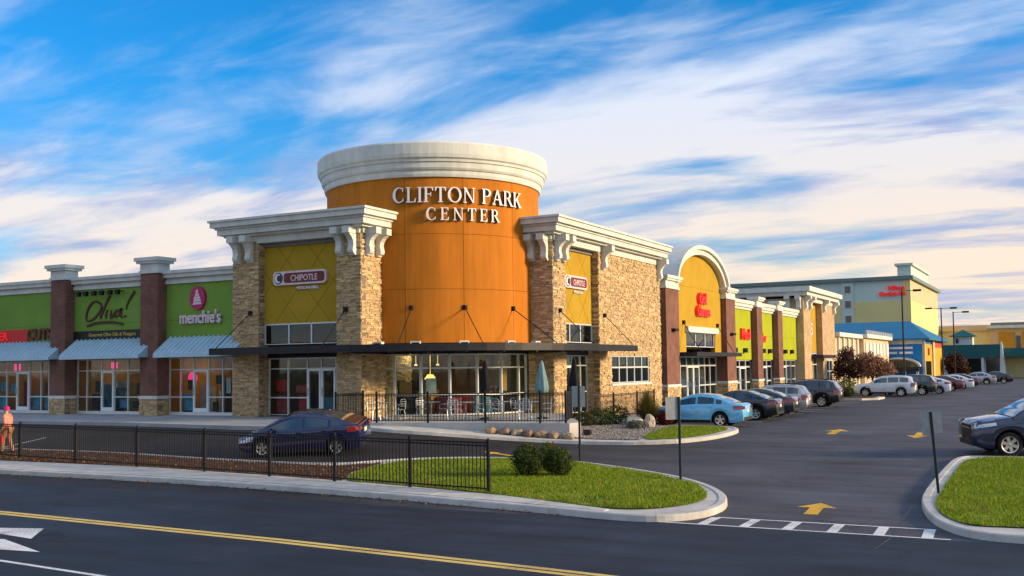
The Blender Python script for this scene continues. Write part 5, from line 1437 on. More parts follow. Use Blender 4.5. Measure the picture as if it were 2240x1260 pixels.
    def patch(xa, xb, za, zb, s, off=0.008, n=6, shape=None):
        v = []; f = []
        for i in range(n + 1):
            x = xa + (xb - xa) * i / n
            for j in range(3):
                lo, hi = (za, zb) if shape is None else shape(i / n)
                z = lo + (hi - lo) * j / 2; v.append((x, s * (side_y(x, z) + off), z))
        for i in range(n):
            for j in range(2):
                q = (i * 3 + j, i * 3 + j + 1, (i + 1) * 3 + j + 1, (i + 1) * 3 + j); f.append(q)
        return v, f
    tz = lerp_tab(S['top'], Lh - .1)
    out['headlights'] = [patch(Lh - .62, Lh - .005, 0, 0, s, .010, 8, lambda t, tz=tz: (tz - .06 - .10 * t - .02, tz + .085 - .085 * t - .0)) + ('lamp_clear', True) for s in (1, -1)]
    ztl = lerp_tab(S['belt'], -Lh + .2)
    suv = style in ('suv', 'bigsuv')
    out['tail_lights'] = [patch(-Lh + .42 if not suv else -Lh + .30, -Lh + .003, 0, 0, s, .010, 8, (lambda t: (ztl - .22 + .02 * t, ztl - .03)) if not suv else (lambda t: (ztl - .34, ztl - .02))) + ('lamp_red', True) for s in (1, -1)]
    out['tail_lights'] += [(lambda b_: (b_.v, b_.f, 'lamp_red', False))(MB().box(-Lh - .012, -Lh + .01, s * width(-Lh) * .98, s * width(-Lh) * .62, ztl - .20, ztl - .06)) for s in (1, -1)]
    sk = []
    for s in (1, -1): sk.append(patch(xf - Ra - .02, xr + Ra + .02, cl + .002, cl + .12, s, .006, 10) + ('plastic', True))
    out['sills'] = sk
    out['seams'] = []
    for s in (1, -1):
        for x in (S['wend'][0] - .02, S['pill'][0], S['pill'][1] + .02): out['seams'].append(patch(x - .008, x + .008, cl + .14, lerp_tab(S['belt'], x) - .01, s, .003, 1) + ('plastic', False))
    wl = width(Lh)
    gr = MB(); gr.box(Lh - .02, Lh + .014, -wl * .55, wl * .55, cl + .24, tz - .08); out['grille'] = (gr.v, gr.f, 'plastic', False)
    ch = MB(); ch.box(Lh + .010, Lh + .022, -wl * .50, wl * .50, tz - .20, tz - .17); out['grille_bar'] = (ch.v, ch.f, 'rim', False)
    bl = MB(); bl.box(Lh - .03, Lh + .012, -wl * .8, wl * .8, cl + .06, cl + .20); out['air_intake'] = (bl.v, bl.f, 'plastic', False)
    wl = width(-Lh)
    pl = MB(); pl.box(-Lh - .016, -Lh + .01, -.16, .16, ztl - .34, ztl - .20); out['number_plate'] = (pl.v, pl.f, 'poster_w', False)
    rb = MB(); rb.box(-Lh - .010, -Lh + .02, -wl * .85, wl * .85, cl + .10, cl + .24); out['rear_bumper_trim'] = (rb.v, rb.f, 'plastic', False)
    out['mirrors'] = []
    for s in (1, -1):
        x = S['wend'][0] - .12; y = width(x) * .955; z = lerp_tab(S['belt'], x) + .09
        b_ = MB(); b_.tube([(x + .06, s * (y + .02), z - .02), (x + .03, s * (y + .13), z), (x, s * (y + .21), z)], [.05, .085, .06], 8); out['mirrors'].append((b_.v, b_.f, 'paint', True))
    out['handles'] = []
    for s in (1, -1):
        for x in (S['pill'][0] + .16, S['pill'][1] + .18):
            z = lerp_tab(S['belt'], x) - .11; b_ = MB(); y = side_y(x, z); b_.box(x - .09, x + .09, s * (y - .01), s * (y + .03), z - .018, z + .018); out['handles'].append((b_.v, b_.f, 'paint', False))
    ub = MB(); ub.box(-Lh + .25, Lh - .25, -hw * .74, hw * .74, cl - .02, cl + .42); ub.box(xr + Ra, xf - Ra, -hw * .93, hw * .93, cl - .015, cl + .1); out['underbody'] = (ub.v, ub.f, 'plastic', False)
    if suv:
        out['rails'] = []
        for s in (1, -1):
            b_ = MB(); zz = lambda x: lerp_tab(rf, x) + .05
            b_.tube([(x, s * (hw * .62), zz(x)) for x in (.1, -.5, -1.1, -1.7)], .022, 6); out['rails'].append((b_.v, b_.f, 'plastic', False))
    out['wheels'] = [(xf, 1), (xf, -1), (xr, 1), (xr, -1)]; out['S'] = S; out['hw'] = hw
    # wheel: tyre lathe about y, rim with spokes
    w = 0.20; tv = []; prof = [(wr * .66, -w / 2 + .02), (wr * .90, -w / 2), (wr * .985, -w / 2 + .03), (wr, 0), (wr * .985, w / 2 - .03), (wr * .90, w / 2), (wr * .66, w / 2 - .02)]
    t = MB(); seg = 28
    for r_, y in prof:
        for k in range(seg): a = 2 * math.pi * k / seg; t.v.append((r_ * math.cos(a), y, r_ * math.sin(a)))
    for i in range(len(prof) - 1):
        for k in range(seg): t.f.append((i * seg + k, i * seg + (k + 1) % seg, (i + 1) * seg + (k + 1) % seg, (i + 1) * seg + k))
    out['tyre'] = (t.v, t.f, 'rubber', True)
    rm = MB(); y1 = w / 2 - .035; R1 = wr * .67
    ring = lambda ra, rb_, ya, yb, m_: rm.add([(ra * math.cos(2 * math.pi * k / seg), ya, ra * math.sin(2 * math.pi * k / seg)) for k in range(seg)] + [(rb_ * math.cos(2 * math.pi * k / seg), yb, rb_ * math.sin(2 * math.pi * k / seg)) for k in range(seg)], [(k, (k + 1) % seg, seg + (k + 1) % seg, seg + k) for k in range(seg)], m_)
    ring(R1, R1 * .88, y1 + .02, y1 + .005, 0); ring(R1 * .88, 0.01, y1 - .05, y1 - .06, 1); ring(R1 * .88, R1 * .88, y1 + .005, y1 - .06, 1)
    ns = 6 if suv else 5
    for k in range(ns):
        a = 2 * math.pi * k / ns + .3; c, s_ = math.cos(a), math.sin(a)
        def P(r_, o, y): return (r_ * c - o * s_, y, r_ * s_ + o * c)
        wi, wo = R1 * .17, R1 * .20
        rm.add([P(R1 * .12, -wi, y1), P(R1 * .12, wi, y1), P(R1 * .9, wo, y1 + .008), P(R1 * .9, -wo, y1 + .008), P(R1 * .12, -wi, y1 - .05), P(R1 * .12, wi, y1 - .05), P(R1 * .9, wo, y1 - .05), P(R1 * .9, -wo, y1 - .05)], [(0, 1, 2, 3), (0, 4, 5, 1), (1, 5, 6, 2), (2, 6, 7, 3), (3, 7, 4, 0)], 0)
    ring(R1 * .2, 0.005, y1 + .006, y1 + .012, 0)
    out['rim'] = (rm.v, rm.f, None, False, rm.mi)
    CARMESH[style] = out
    return out


def car(name, style, x, y, heading, paint, label, cat='car', group=None, sc=1.0, detail=True):
    D = car_meshes(style); z = gz(x, y)
    T = Thing(name, label, cat, (0, 0, 0), group)
    cache = D.setdefault('cache', {})

    def part(nm, data, parent=None, key=None, at=None, flip=False, mats=None):
        k = key or nm
        pm = paint if data[2] == 'paint' else None
        ck = (k, pm.name if pm else '')
        if ck not in cache:
            me = bpy.data.meshes.new(nm); me.from_pydata(data[0], [], data[1])
            for mm in (mats or [pm or MAT[data[2]]]): me.materials.append(mm)
            if len(data) > 4: me.polygons.foreach_set('material_index', data[4])
            if data[3]: me.polygons.foreach_set('use_smooth', [True] * len(me.polygons))
            me.update(); cache[ck] = me
        o = bpy.data.objects.new(nm, cache[ck]); COL.objects.link(o); o.parent = parent or T.o
        if at: o.location = at
        if flip: o.rotation_euler = (0, 0, math.pi)
        return o
    body = part('body', D['body']); part('roof', D['roof']); part('windshield', D['windshield']); part('rear_window', D['rear_window'])
    for i, d in enumerate(D['side_windows']): part('side_window', d, key='sw%d' % i)
    for i, d in enumerate(D['headlights']): part('headlight', d, key='hl%d' % i)
    for i, d in enumerate(D['tail_lights']): part('tail_light', d, key='tl%d' % i)
    part('underbody', D['underbody'])
    if detail:
        part('grille', D['grille']); part('grille_bar', D['grille_bar']); part('air_intake', D['air_intake']); part('number_plate', D['number_plate']); part('rear_bumper_trim', D['rear_bumper_trim'])
        for i, d in enumerate(D['sills']): part('sill_trim', d, key='si%d' % i)
        for i, d in enumerate(D['seams']): part('door_seam', d, key='se%d' % i)
        for i, d in enumerate(D['handles']): part('door_handle', d, key='ha%d' % i)
        for i, d in enumerate(D.get('rails', [])): part('roof_rail', d, key='rr%d' % i)
    for i, d in enumerate(D['mirrors']): part('mirror', d, key='mi%d' % i)
    for xw, s in D['wheels']:
        w = part('wheel', D['tyre'], at=(xw, s * (D['hw'] - .13), D['S']['wr']), flip=(s < 0))
        part('rim', D['rim'], parent=w, mats=[MAT['rim'], MAT['plastic']])
    T.o.location = (x, y, z); T.o.scale = (sc, sc, sc)
    # tilt with the ground
    c, s = math.cos(heading), math.sin(heading)
    px = math.atan2(gz(x + c * 1.3, y + s * 1.3) - gz(x - c * 1.3, y - s * 1.3), 2.6); py = math.atan2(gz(x - s * .75, y + c * .75) - gz(x + s * .75, y - c * .75), 1.5)
    fx = Vector((c, s, math.tan(px))).normalized(); fy = Vector((-s, c, math.tan(py))); fz = fx.cross(fy).normalized(); fy = fz.cross(fx)
    m = Matrix((fx, fy, fz)).transposed(); T.o.rotation_euler = m.to_euler()
    return T


navy = M_paint('navy_paint', (0.005, 0.010, 0.062), .2, .2); dkblue = M_paint('dark_blue_paint', (0.005, 0.015, 0.055), .25, .1); ltblue = M_paint('light_blue_paint', (0.13, 0.48, 0.76), 0.2, 0.15)
blackp = M_paint('black_paint', (0.005, 0.006, 0.008), .2, 0.0); charc = M_paint('charcoal_paint', (0.010, 0.014, 0.024), .2, 0.0); silverp = M_paint('silver_paint', (0.42, 0.43, 0.44), 0.25, 0.6)
whitep = M_paint('white_paint', (0.62, 0.68, 0.72), 0.25, 0.1); redp = M_paint('maroon_paint', (0.12, 0.018, 0.022)); greenp = M_paint('dark_teal_paint', (0.010, 0.030, 0.034))

car('blue_hatchback', 'hatch', -23.45, 28.75, R(180 + 21), navy, 'navy blue hatchback driving past the patio behind the black fence', sc=0.965)
car('dark_blue_suv', 'bigsuv', -0.64, 37.35, R(180 + 22), dkblue, 'dark blue SUV parked beyond the grass at the right edge', sc=1.0)
rowg = 'cars parked nose in along the right hand shops'
PK = R(180)
car('light_blue_sedan', 'sedan', -14.95, 45.80, PK, ltblue, 'bright light blue sedan parked nearest the grass tip', group=rowg)
car('black_sedan', 'sedan', -14.90, 51.55, PK, blackp, 'black sedan parked next after the light blue sedan', group=rowg)
car('charcoal_sedan', 'sedan', -14.90, 55.0, PK + R(1), charc, 'charcoal sedan parked between black sedan and silver tailed wagon', group=rowg)
car('silver_wagon', 'suv', -15.0, 59.3, PK, silverp, 'silver SUV parked between charcoal sedan and black SUV', group=rowg, sc=.93)
car('black_suv', 'suv', -15.05, 68.0, PK - R(1), blackp, 'black SUV parked before the planted median', group=rowg)
car('white_suv', 'suv', -13.15, 89.0, PK, whitep, 'white SUV parked just past the planted median', group=rowg)
car('dark_suv', 'suv', -12.0, 92.6, PK, greenp, 'dark SUV parked right behind the white SUV', group=rowg, detail=False)
car('white_sedan', 'hatch', -11.2, 97.0, PK, whitep, 'white hatchback parked between two darker cars far down the row', group=rowg, detail=False)
car('maroon_sedan', 'sedan', -11.0, 106.0, PK, redp, 'small maroon sedan far down the parked row', group=rowg, detail=False)
car('white_sedan', 'sedan', -10.6, 112.0, PK, whitep, 'distant white sedan between maroon and charcoal cars', group=rowg, detail=False)
car('charcoal_sedan', 'sedan', -10.6, 119.0, PK, charc, 'distant charcoal sedan before the last silver car', group=rowg, detail=False)
car('silver_sedan', 'sedan', -9.9, 136.0, PK, silverp, 'last silver sedan in the row before the white gable post', group=rowg, detail=False)
car('black_sedan', 'sedan', -8.3, 141.0, PK, blackp, 'distant black sedan at the far end behind the silver sedan', group=rowg, detail=False)


# ================================================================== fences
def fence(T, pts, h, zf, step, pw=0.07, rails=(0.08, 0.94, 1.0), pick=0.018, mat='black'):
    for x, y in pts:
        z = zf(x, y); mb = MB(); mb.box(x - pw / 2, x + pw / 2, y - pw / 2, y + pw / 2, z - 0.1, z + h + 0.06); p = mb.build('post', MAT[mat], T)
        mb = MB(); c = pw * .62; mb.add([(x - c, y - c, z + h + .06), (x + c, y - c, z + h + .06), (x + c, y + c, z + h + .06), (x - c, y + c, z + h + .06), (x, y, z + h + .13)], [(0, 1, 4), (1, 2, 4), (2, 3, 4), (3, 0, 4), (3, 2, 1, 0)]); mb.build('finial', MAT[mat], sub(p, T))
    me_cache = {}
    for a, b in zip(pts, pts[1:]):
        za, zb = zf(*a), zf(*b)
        for r_ in rails:
            mb = MB(); mb.bar((a[0], a[1], za + h * r_), (b[0], b[1], zb + h * r_), 0.028, h=0.035); mb.build('rail', MAT[mat], T)
        n = max(3, int(round(math.hypot(b[0] - a[0], b[1] - a[1]) / step)))
        for k in range(1, n):
            t = k / n; x, y, z = a[0] + (b[0] - a[0]) * t, a[1] + (b[1] - a[1]) * t, za + (zb - za) * t
            mb = MB(); mb.bar((x, y, z + 0.05), (x, y, z + h * 1.02), pick); mb.build('picket', MAT[mat], T)


F1 = Thing('street_fence', 'long black picket fence along the front sidewalk', 'fence', (-23, 23.3, -0.2))
fence(F1, [(-38.6, 25.0), (-35.8, 24.9), (-33.03, 24.7), (-29.66, 24.3), (-26.27, 23.85), (-23.04, 23.5), (-20.16, 23.1), (-17.56, 22.72), (-14.87, 22.33), (-12.41, 22.02)], 1.19, lambda x, y: -0.2, 0.118)
F2 = Thing('patio_fence', 'black picket railing round the restaurant patio', 'fence', (-21, 36.5, 0.62))
fence(F2, [(-27.2, 37.2), (-26.95, 34.95), (-24.9, 34.98), (-22.77, 35.5), (-20.46, 36.1), (-18.16, 36.36), (-17.2, 36.66), (-18.5, 40.0), (-20.2, 43.4)], 1.16, lambda x, y: 0.62, 0.13, pick=0.015)
F3 = Thing('entrance_fence', 'short brown picket railing in front of the lit stone wall', 'fence', (-19.6, 48, 0.2))
MAT['brownmetal'] = M('brown_metal', (0.035, 0.018, 0.014), 0.5, metal=.3)
fence(F3, [(-20.0, 44.8), (-19.9, 48.0), (-19.9, 51.2), (-20.0, 54.0)], 1.15, lambda x, y: 0.25, 0.14, pick=0.016, mat='brownmetal')


# ================================================================== patio furniture
def bistro_chair(x, y, rz, label):
    T = Thing('patio_chair', label, 'chair', (x, y, 0.62), 'silver chairs on the patio', rz=rz)
    def part(nm, mb, m='silver'): return obj(nm, mb.v, mb.f, MAT[m], T.o)
    mb = MB(); mb.lathe([(0.02, 0), (.20, 0), (.215, .015), (.20, .03), (.02, .03)], (0, 0, .43), 14); part('seat', mb)
    mb = MB(); mb.tube([(-.19, -.18, .45), (-.21, -.2, .80), (-.14, -.21, .88), (.14, -.21, .88), (.21, -.2, .80), (.19, -.18, .45)], .016, 6)
    for k in range(3): mb.bar((-.19, -.205, .60 + k * .09), (.19, -.205, .60 + k * .09), .035, h=.02)
    part('backrest', mb)
    for sx in (-1, 1):
        for sy in (-1, 1):
            mb = MB(); mb.tube([(sx * .16, sy * .15, .43), (sx * .21, sy * .21, 0)], .014, 6); part('leg', mb)
    for sx in (-1, 1):
        mb = MB(); mb.tube([(sx * .20, -.19, .66), (sx * .24, 0, .67), (sx * .21, .16, .62), (sx * .19, .17, .44)], .013, 6); part('armrest', mb)
    return T


def bistro_table(x, y, label):
    T = Thing('patio_table', label, 'table', (x, y, 0.62), 'tables on the patio')
    def part(nm, mb, m='silver'): return obj(nm, mb.v, mb.f, MAT[m], T.o)
    mb = MB(); mb.lathe([(0.02, .72), (.40, .72), (.41, .735), (.40, .75), (.02, .75)], (0, 0, 0), 20); part('table_top', mb)
    mb = MB(); mb.tube([(0, 0, .05), (0, 0, .72)], .03, 8); part('column', mb)
    for k in range(4):
        mb = MB(); a = k * math.pi / 2 + .6; mb.tube([(0, 0, .07), (.3 * math.cos(a), .3 * math.sin(a), .015)], .018, 6); part('foot', mb)


tl = ['silver round patio table nearest the left stone pier', 'second silver patio table from the left stone pier', 'silver patio table below the middle of the rotunda', 'silver patio table beside the black folded parasol', 'silver patio table beside the pale teal parasol']
for i, (x, y) in enumerate([(-25.9, 37.1), (-24.2, 38.0), (-22.6, 38.2), (-21.2, 39.0), (-19.9, 39.0)]):
    bistro_table(x, y, tl[i])
    for k, a in enumerate((15, 165, 265)[:3 if i != 1 else 2]):
        a = R(a + i * 7 - 14)
        bistro_chair(x + .66 * math.cos(a), y + .66 * math.sin(a), a + R(90), ('right hand', 'left hand', 'street side')[k] + ' silver chair at ' + ['the patio table nearest the left stone pier', 'the second patio table from the left pier', 'the patio table below the rotunda middle', 'the patio table beside the black folded parasol', 'the patio table beside the pale teal parasol'][i])


def parasol(x, y, h, mat, label, wmax=0.26):
    T = Thing('folded_parasol', label, 'parasol', (x, y, 0.62), 'folded parasols on the patio')
    mb = MB(); mb.tube([(x, y, .66), (x, y, .62 + h)], .025, 8); mb.build('pole', MAT['post'], T)
    mb = MB(); mb.lathe([(.02, 0), (.26, 0), (.26, .05), (.06, .09), (.03, .14)], (x, y, .63), 16); mb.build('base', MAT['post'], T)
    mb = MB(); seg = 24; v = []
    prof = [(0.03, h), (.08, h - .12), (wmax * .55, h - .5), (wmax * .85, h - .9), (wmax, h - 1.15), (wmax * .85, h - 1.32), (wmax * .35, h - 1.38)]
    for r_, z in prof:
        for k in range(seg):
            a = 2 * math.pi * k / seg; q = r_ * (1 + .18 * math.cos(8 * a) * min(1, r_ / .12)); v.append((x + q * math.cos(a), y + q * math.sin(a), .62 + z))
    mb.add(v, [(i * seg + k, i * seg + (k + 1) % seg, (i + 1) * seg + (k + 1) % seg, (i + 1) * seg + k) for i in range(len(prof) - 1) for k in range(seg)])
    mb.build('canopy', mat, T, True)
tealcloth = M('pale_teal_cloth', (0.15, 0.27, 0.28), .9, var=.15, scale=4); blackcloth = M('black_cloth', (0.008, 0.008, 0.012), .95, var=.2, scale=4)
parasol(-19.55, 39.35, 2.45, tealcloth, 'folded pale teal parasol in front of the right stone pier', .27)
parasol(-21.75, 38.4, 2.5, blackcloth, 'folded black parasol in front of the rotunda glass', .20)
parasol(-18.9, 41.2, 2.6, blackcloth, 'folded black parasol beside the right pavilion door', .22)


# ================================================================== signs on posts
def post_sign(name, x, y, h, pw, ph, rz, label, lean=0.0, off=0.0, front=None):
    z = gz(x, y) + .13
    T = Thing(name, label, 'road sign', (x, y, z)); T.o.rotation_euler = (lean * .3, lean, 0)
    mb = MB(); mb.box(-.03, .03, -.02, .02, -.1, h); p = obj('post', mb.v, mb.f, MAT['post'], T.o)
    c, s = math.cos(rz), math.sin(rz)
    mb = MB(); mb.box(-pw / 2 + off, pw / 2 + off, .022, .030, h - ph, h)
    v = [(a * c - b * s, a * s + b * c, d) for a, b, d in mb.v]; obj('panel', v, mb.f, MAT['signback'], T.o)
    for k in (.2, .8):
        mb = MB(); mb.box(-.02 , .02, .012, .021, h - ph * k - .02, h - ph * k + .02); obj('bolt', [(a * c - b * s, a * s + b * c, d) for a, b, d in mb.v], mb.f, MAT['black'], T.o)
post_sign('road_sign', -13.7, 30.2, 2.38, .42, .66, R(20), 'grey backed sign on a thin post before the patio corner', off=-.02)
post_sign('road_sign', -9.16, 26.6, 2.18, .42, .60, R(40), 'grey backed sign on dark post at the near island edge', off=-.16)
post_sign('road_sign', -2.75, 26.0, 1.86, .46, .50, R(15), 'leaning sign post at the edge of the right grass island', lean=-R(3.5))
# bollard-like ground lamp in the gravel
gl_ = Thing('ground_light', 'small dark landscape light in the gravel bed', 'lamp', (-16.9, 38.0, gz(-16.9, 38) + .14))
o = obj('housing', boxv(-.14, .14, -.1, .1, 0, .22), BOXF, MAT['black'], gl_.o); obj('lens', boxv(-.11, .11, -.115, -.1, .05, .18), BOXF, MAT['plastic'], gl_.o)


# ================================================================== plants
def leaf_mesh(name, pts, size, tones, rnd, parent, mat=None, up=0.0, flat=1.0):
    """pts: list of (position, outward normal)"""
    v = []; f = []; cols = []
    for p, nrm in pts:
        s = size * rnd.uniform(.6, 1.35)
        d = Vector((rnd.gauss(0, 1), rnd.gauss(0, 1), rnd.gauss(0, 1) + up)).normalized()
        n_ = (Vector(nrm) * flat + Vector((rnd.gauss(0, .6), rnd.gauss(0, .6), rnd.gauss(0, .6)))).normalized()
        a = n_.cross(d); a = a.normalized() if a.length > 1e-3 else Vector((1, 0, 0)); b = n_.cross(a)
        p = Vector(p); k = len(v)
        v += [tuple(p - a * s * .5), tuple(p + b * s * .32 + n_ * s * .08), tuple(p + a * s * .55), tuple(p - b * s * .32 + n_ * s * .08)]
        f.append((k, k + 1, k + 2, k + 3)); t = rnd.choice(tones); q = rnd.uniform(.65, 1.25); cols.append((t[0] * q, t[1] * q, t[2] * q, 1))
    o = obj(name, v, f, mat or MAT['leaf'], parent)
    at = o.data.attributes.new('tone', 'FLOAT_COLOR', 'FACE'); at.data.foreach_set('color', [c for q in cols for c in q])
    return o


def crown_points(blobs, n, rnd, shell=0.55, rough=0.16):
    tot = sum(r[0] * r[1] * r[2] for c, r in blobs); out = []
    for c, r in blobs:
        for _ in range(int(n * r[0] * r[1] * r[2] / tot)):
            d = Vector((rnd.gauss(0, 1), rnd.gauss(0, 1), rnd.gauss(0, 1))).normalized()
            q = (shell + (1 - shell) * rnd.random() ** .5) * (1 + rough * mnoise.noise(Vector((d.x * 3.1 + c[0], d.y * 3.1 + c[1], d.z * 3.1))))
            out.append(((c[0] + d.x * r[0] * q, c[1] + d.y * r[1] * q, c[2] + d.z * r[2] * q), d))
    return out


GREEN = [(.045, .085, .012), (.06, .11, .015), (.035, .06, .012), (.09, .13, .02), (.11, .12, .02)]
DKGREEN = [(.032, .062, .012), (.045, .085, .014), (.024, .04, .012), (.07, .10, .016)]
PURPLE = [(.045, .018, .018), (.06, .024, .018), (.03, .014, .016), (.10, .04, .02)]
PINK = [(.28, .14, .09), (.34, .19, .13), (.22, .10, .06), (.36, .22, .14), (.18, .08, .05)]
CORAL = [(.60, .16, .10), (.70, .28, .20), (.55, .06, .05), (.72, .40, .30), (.40, .03, .03)]
RED = [(.10, .010, .012), (.06, .010, .014), (.14, .016, .014)]
YELG = [(.14, .15, .015), (.20, .17, .02), (.08, .10, .015)]


def shrub(name, x, y, r, h, tones, label, n=2600, size=.06, seed=1, z0=.14, group=None, tip=None, blobs=None):
    rnd = random.Random(seed); z = gz(x, y) + z0
    T = Thing(name, label, 'shrub', (x, y, z), group)
    bl = blobs or [((x, y, z + h * .5), (r, r, h * .52))]
    leaf_mesh('foliage', crown_points(bl, n, rnd, .62, .42), size, tones, rnd, T)
    if tip: leaf_mesh('upper_foliage', crown_points([((x, y, z + h * .72), (r * .82, r * .82, h * .34))], n // 4, rnd, .9), size, tip, rnd, T)  # second set of greener leaves over the upper part
    mb = MB()
    for k in range(4):
        a = k * 1.7 + seed; mb.tube([(x, y, z - .05), (x + .3 * r * math.cos(a), y + .3 * r * math.sin(a), z + h * .35), (x + .6 * r * math.cos(a), y + .6 * r * math.sin(a), z + h * .6)], [.03, .02, .01], 5)
    mb.build('stem', MAT['bark'], T)
    return T


bg_ = 'clipped shrubs on the near island'
shrub('round_shrub', -13.25, 25.7, .44, .84, DKGREEN, 'left dark round shrub on the near grass island', 4200, .05, 3, .15, bg_, tip=GREEN + YELG[:1])
shrub('round_shrub', -12.55, 26.2, .40, .72, DKGREEN, 'right dark round shrub on the near grass island', 3600, .05, 4, .15, bg_, tip=GREEN)
shrub('upright_shrub', -13.25, 27.0, .27, .80, YELG + GREEN[:2], 'small yellow green shrub behind the two round shrubs', 1500, .06, 5, .15, bg_)

bd = 'low shrubs in the gravel bed'
for i, (x, y, r, h, t, lb) in enumerate([(-18.6, 41.3, .55, .60, DKGREEN + RED[:1], 'low dark shrub at the left end of the gravel bed'), (-18.2, 42.3, .60, .75, DKGREEN, 'dark green shrub second from the left in the gravel bed'),
                                         (-17.8, 43.2, .60, .85, DKGREEN + GREEN[:1], 'dark green shrub left of the tall grass clump'), (-15.65, 43.6, .38, .55, RED, 'dark red shrub beside the light blue sedan'), (-16.2, 41.6, .45, .35, [(.20, .21, .19), (.15, .16, .13)], 'grey leaved low shrub in front of the tall grass')]):
    shrub('bed_shrub', x, y, r, h, t, lb, 1700, .07, 20 + i, .14, bd)
# ornamental grass clump
rnd = random.Random(9); gx_, gy_ = -16.45, 43.55; gz_ = gz(gx_, gy_) + .14
OG = Thing('ornamental_grass', 'tall arching olive grass clump beside the light blue sedan', 'grass clump', (gx_, gy_, gz_))
v = []; f = []; cols = []
for i in range(2400):
    a = rnd.uniform(0, 2 * math.pi); sp = rnd.uniform(.05, 1.05); h = rnd.uniform(.9, 1.75) * (1 - .25 * sp); w = rnd.uniform(.008, .016); ca, sa = math.cos(a), math.sin(a); k = len(v)
    for t in (0, .45, .8, 1.0):
        r_ = sp * t ** 1.8 + .08 * rnd.random(); z = h * (t - .35 * sp * t ** 3); ww = w * (1 - .8 * t)
        v += [(gx_ + r_ * ca - ww * sa, gy_ + r_ * sa + ww * ca, gz_ + z), (gx_ + r_ * ca + ww * sa, gy_ + r_ * sa - ww * ca, gz_ + z)]
    f += [(k + 2 * j, k + 2 * j + 1, k + 2 * j + 3, k + 2 * j + 2) for j in range(3)]; t = rnd.choice([(.16, .13, .03), (.10, .10, .02), (.20, .15, .05), (.08, .09, .02)]); cols += [(*t, 1)] * 3
o = obj('blades', v, f, MAT['leaf'], OG); at = o.data.attributes.new('tone', 'FLOAT_COLOR', 'FACE'); at.data.foreach_set('color', [c for q in cols for c in q])
mb = MB(); mb.lathe([(.01, .12), (.14, .08), (.2, -.02)], (gx_, gy_, gz_), 10); mb.build('crown_base', MAT['bark'], OG)


def tree(name, x, y, th, blobs, tones, label, n=5000, size=.16, seed=1, z0=.0, tr=.09, group=None):
    rnd = random.Random(seed); z = gz(x, y) + z0; T = Thing(name, label, 'tree', (x, y, z), group)
    mb = MB(); mb.tube([(x, y, z - .1), (x + .03, y, z + th * .5), (x - .02, y + .02, z + th)], [tr * 1.25, tr, tr * .75], 8)
    for k in range(9):
        c, r = blobs[k % len(blobs)]; a = k * 2.4; q = rnd.uniform(.4, .85)
        p = Vector((x + c[0] + r[0] * q * math.cos(a), y + c[1] + r[1] * q * math.sin(a), z + c[2] + r[2] * rnd.uniform(-.3, .6)))
        s = Vector((x, y, z + th * rnd.uniform(.65, 1.0))); mb.tube([s, s.lerp(p, .5) + Vector((0, 0, .1)), p], [tr * .5, tr * .3, tr * .1], 5)
    mb.build('trunk', MAT['bark'], T)
    leaf_mesh('crown', crown_points([((x + c[0], y + c[1], z + c[2]), r) for c, r in blobs], n, rnd, .35, .5), size, tones, rnd, T)
    return T



# ------------------------------------------------------------------ walker at the left edge
def skin_figure(name, joints, bones, mat, T, root, sub_=2):
    """one continuous surface grown round a joint skeleton"""
    ids = list(joints); me = bpy.data.meshes.new(name)
    me.from_pydata([joints[k][0] for k in ids], [(ids.index(a), ids.index(b)) for a, b in bones], [])
    o = bpy.data.objects.new(name, me); COL.objects.link(o); o.parent = T.o; me.materials.append(mat)
    m = o.modifiers.new('skin', 'SKIN'); m.use_smooth_shade = True
    for i, k in enumerate(ids):
        r_ = joints[k][1]; d = me.skin_vertices[0].data[i]; d.radius = r_ if isinstance(r_, tuple) else (r_, r_); d.use_root = (k == root)
    m2 = o.modifiers.new('smooth', 'SUBSURF'); m2.levels = sub_; m2.render_levels = sub_
    return o


PX_, PY_ = -35.45, 25.95
WK = Thing('person', 'walker in a coral jacket, magenta hat and tan trousers at the left edge', 'person', (PX_, PY_, gz(PX_, PY_) + .14), rz=R(200))
skin = M('skin', (0.50, 0.28, 0.19), .55, var=.06); coral = M('coral_jacket', (0.72, 0.24, 0.17), .85, var=.22, scale=9, bump=.3, bscale=25)
J = {'pelvis': ((0, 0, .92), (.14, .11)), 'waist': ((0, 0, 1.08), (.13, .10)), 'chest': ((.02, 0, 1.30), (.15, .115)), 'neck': ((.03, 0, 1.46), .055), 'jaw': ((.06, 0, 1.54), (.070, .075)), 'head': ((.045, 0, 1.62), (.085, .095)), 'crown': ((.03, 0, 1.69), .06), 'nose': ((.15, 0, 1.585), .016)}
Bn = [('pelvis', 'waist'), ('waist', 'chest'), ('chest', 'neck'), ('neck', 'jaw'), ('jaw', 'head'), ('head', 'crown'), ('head', 'nose')]
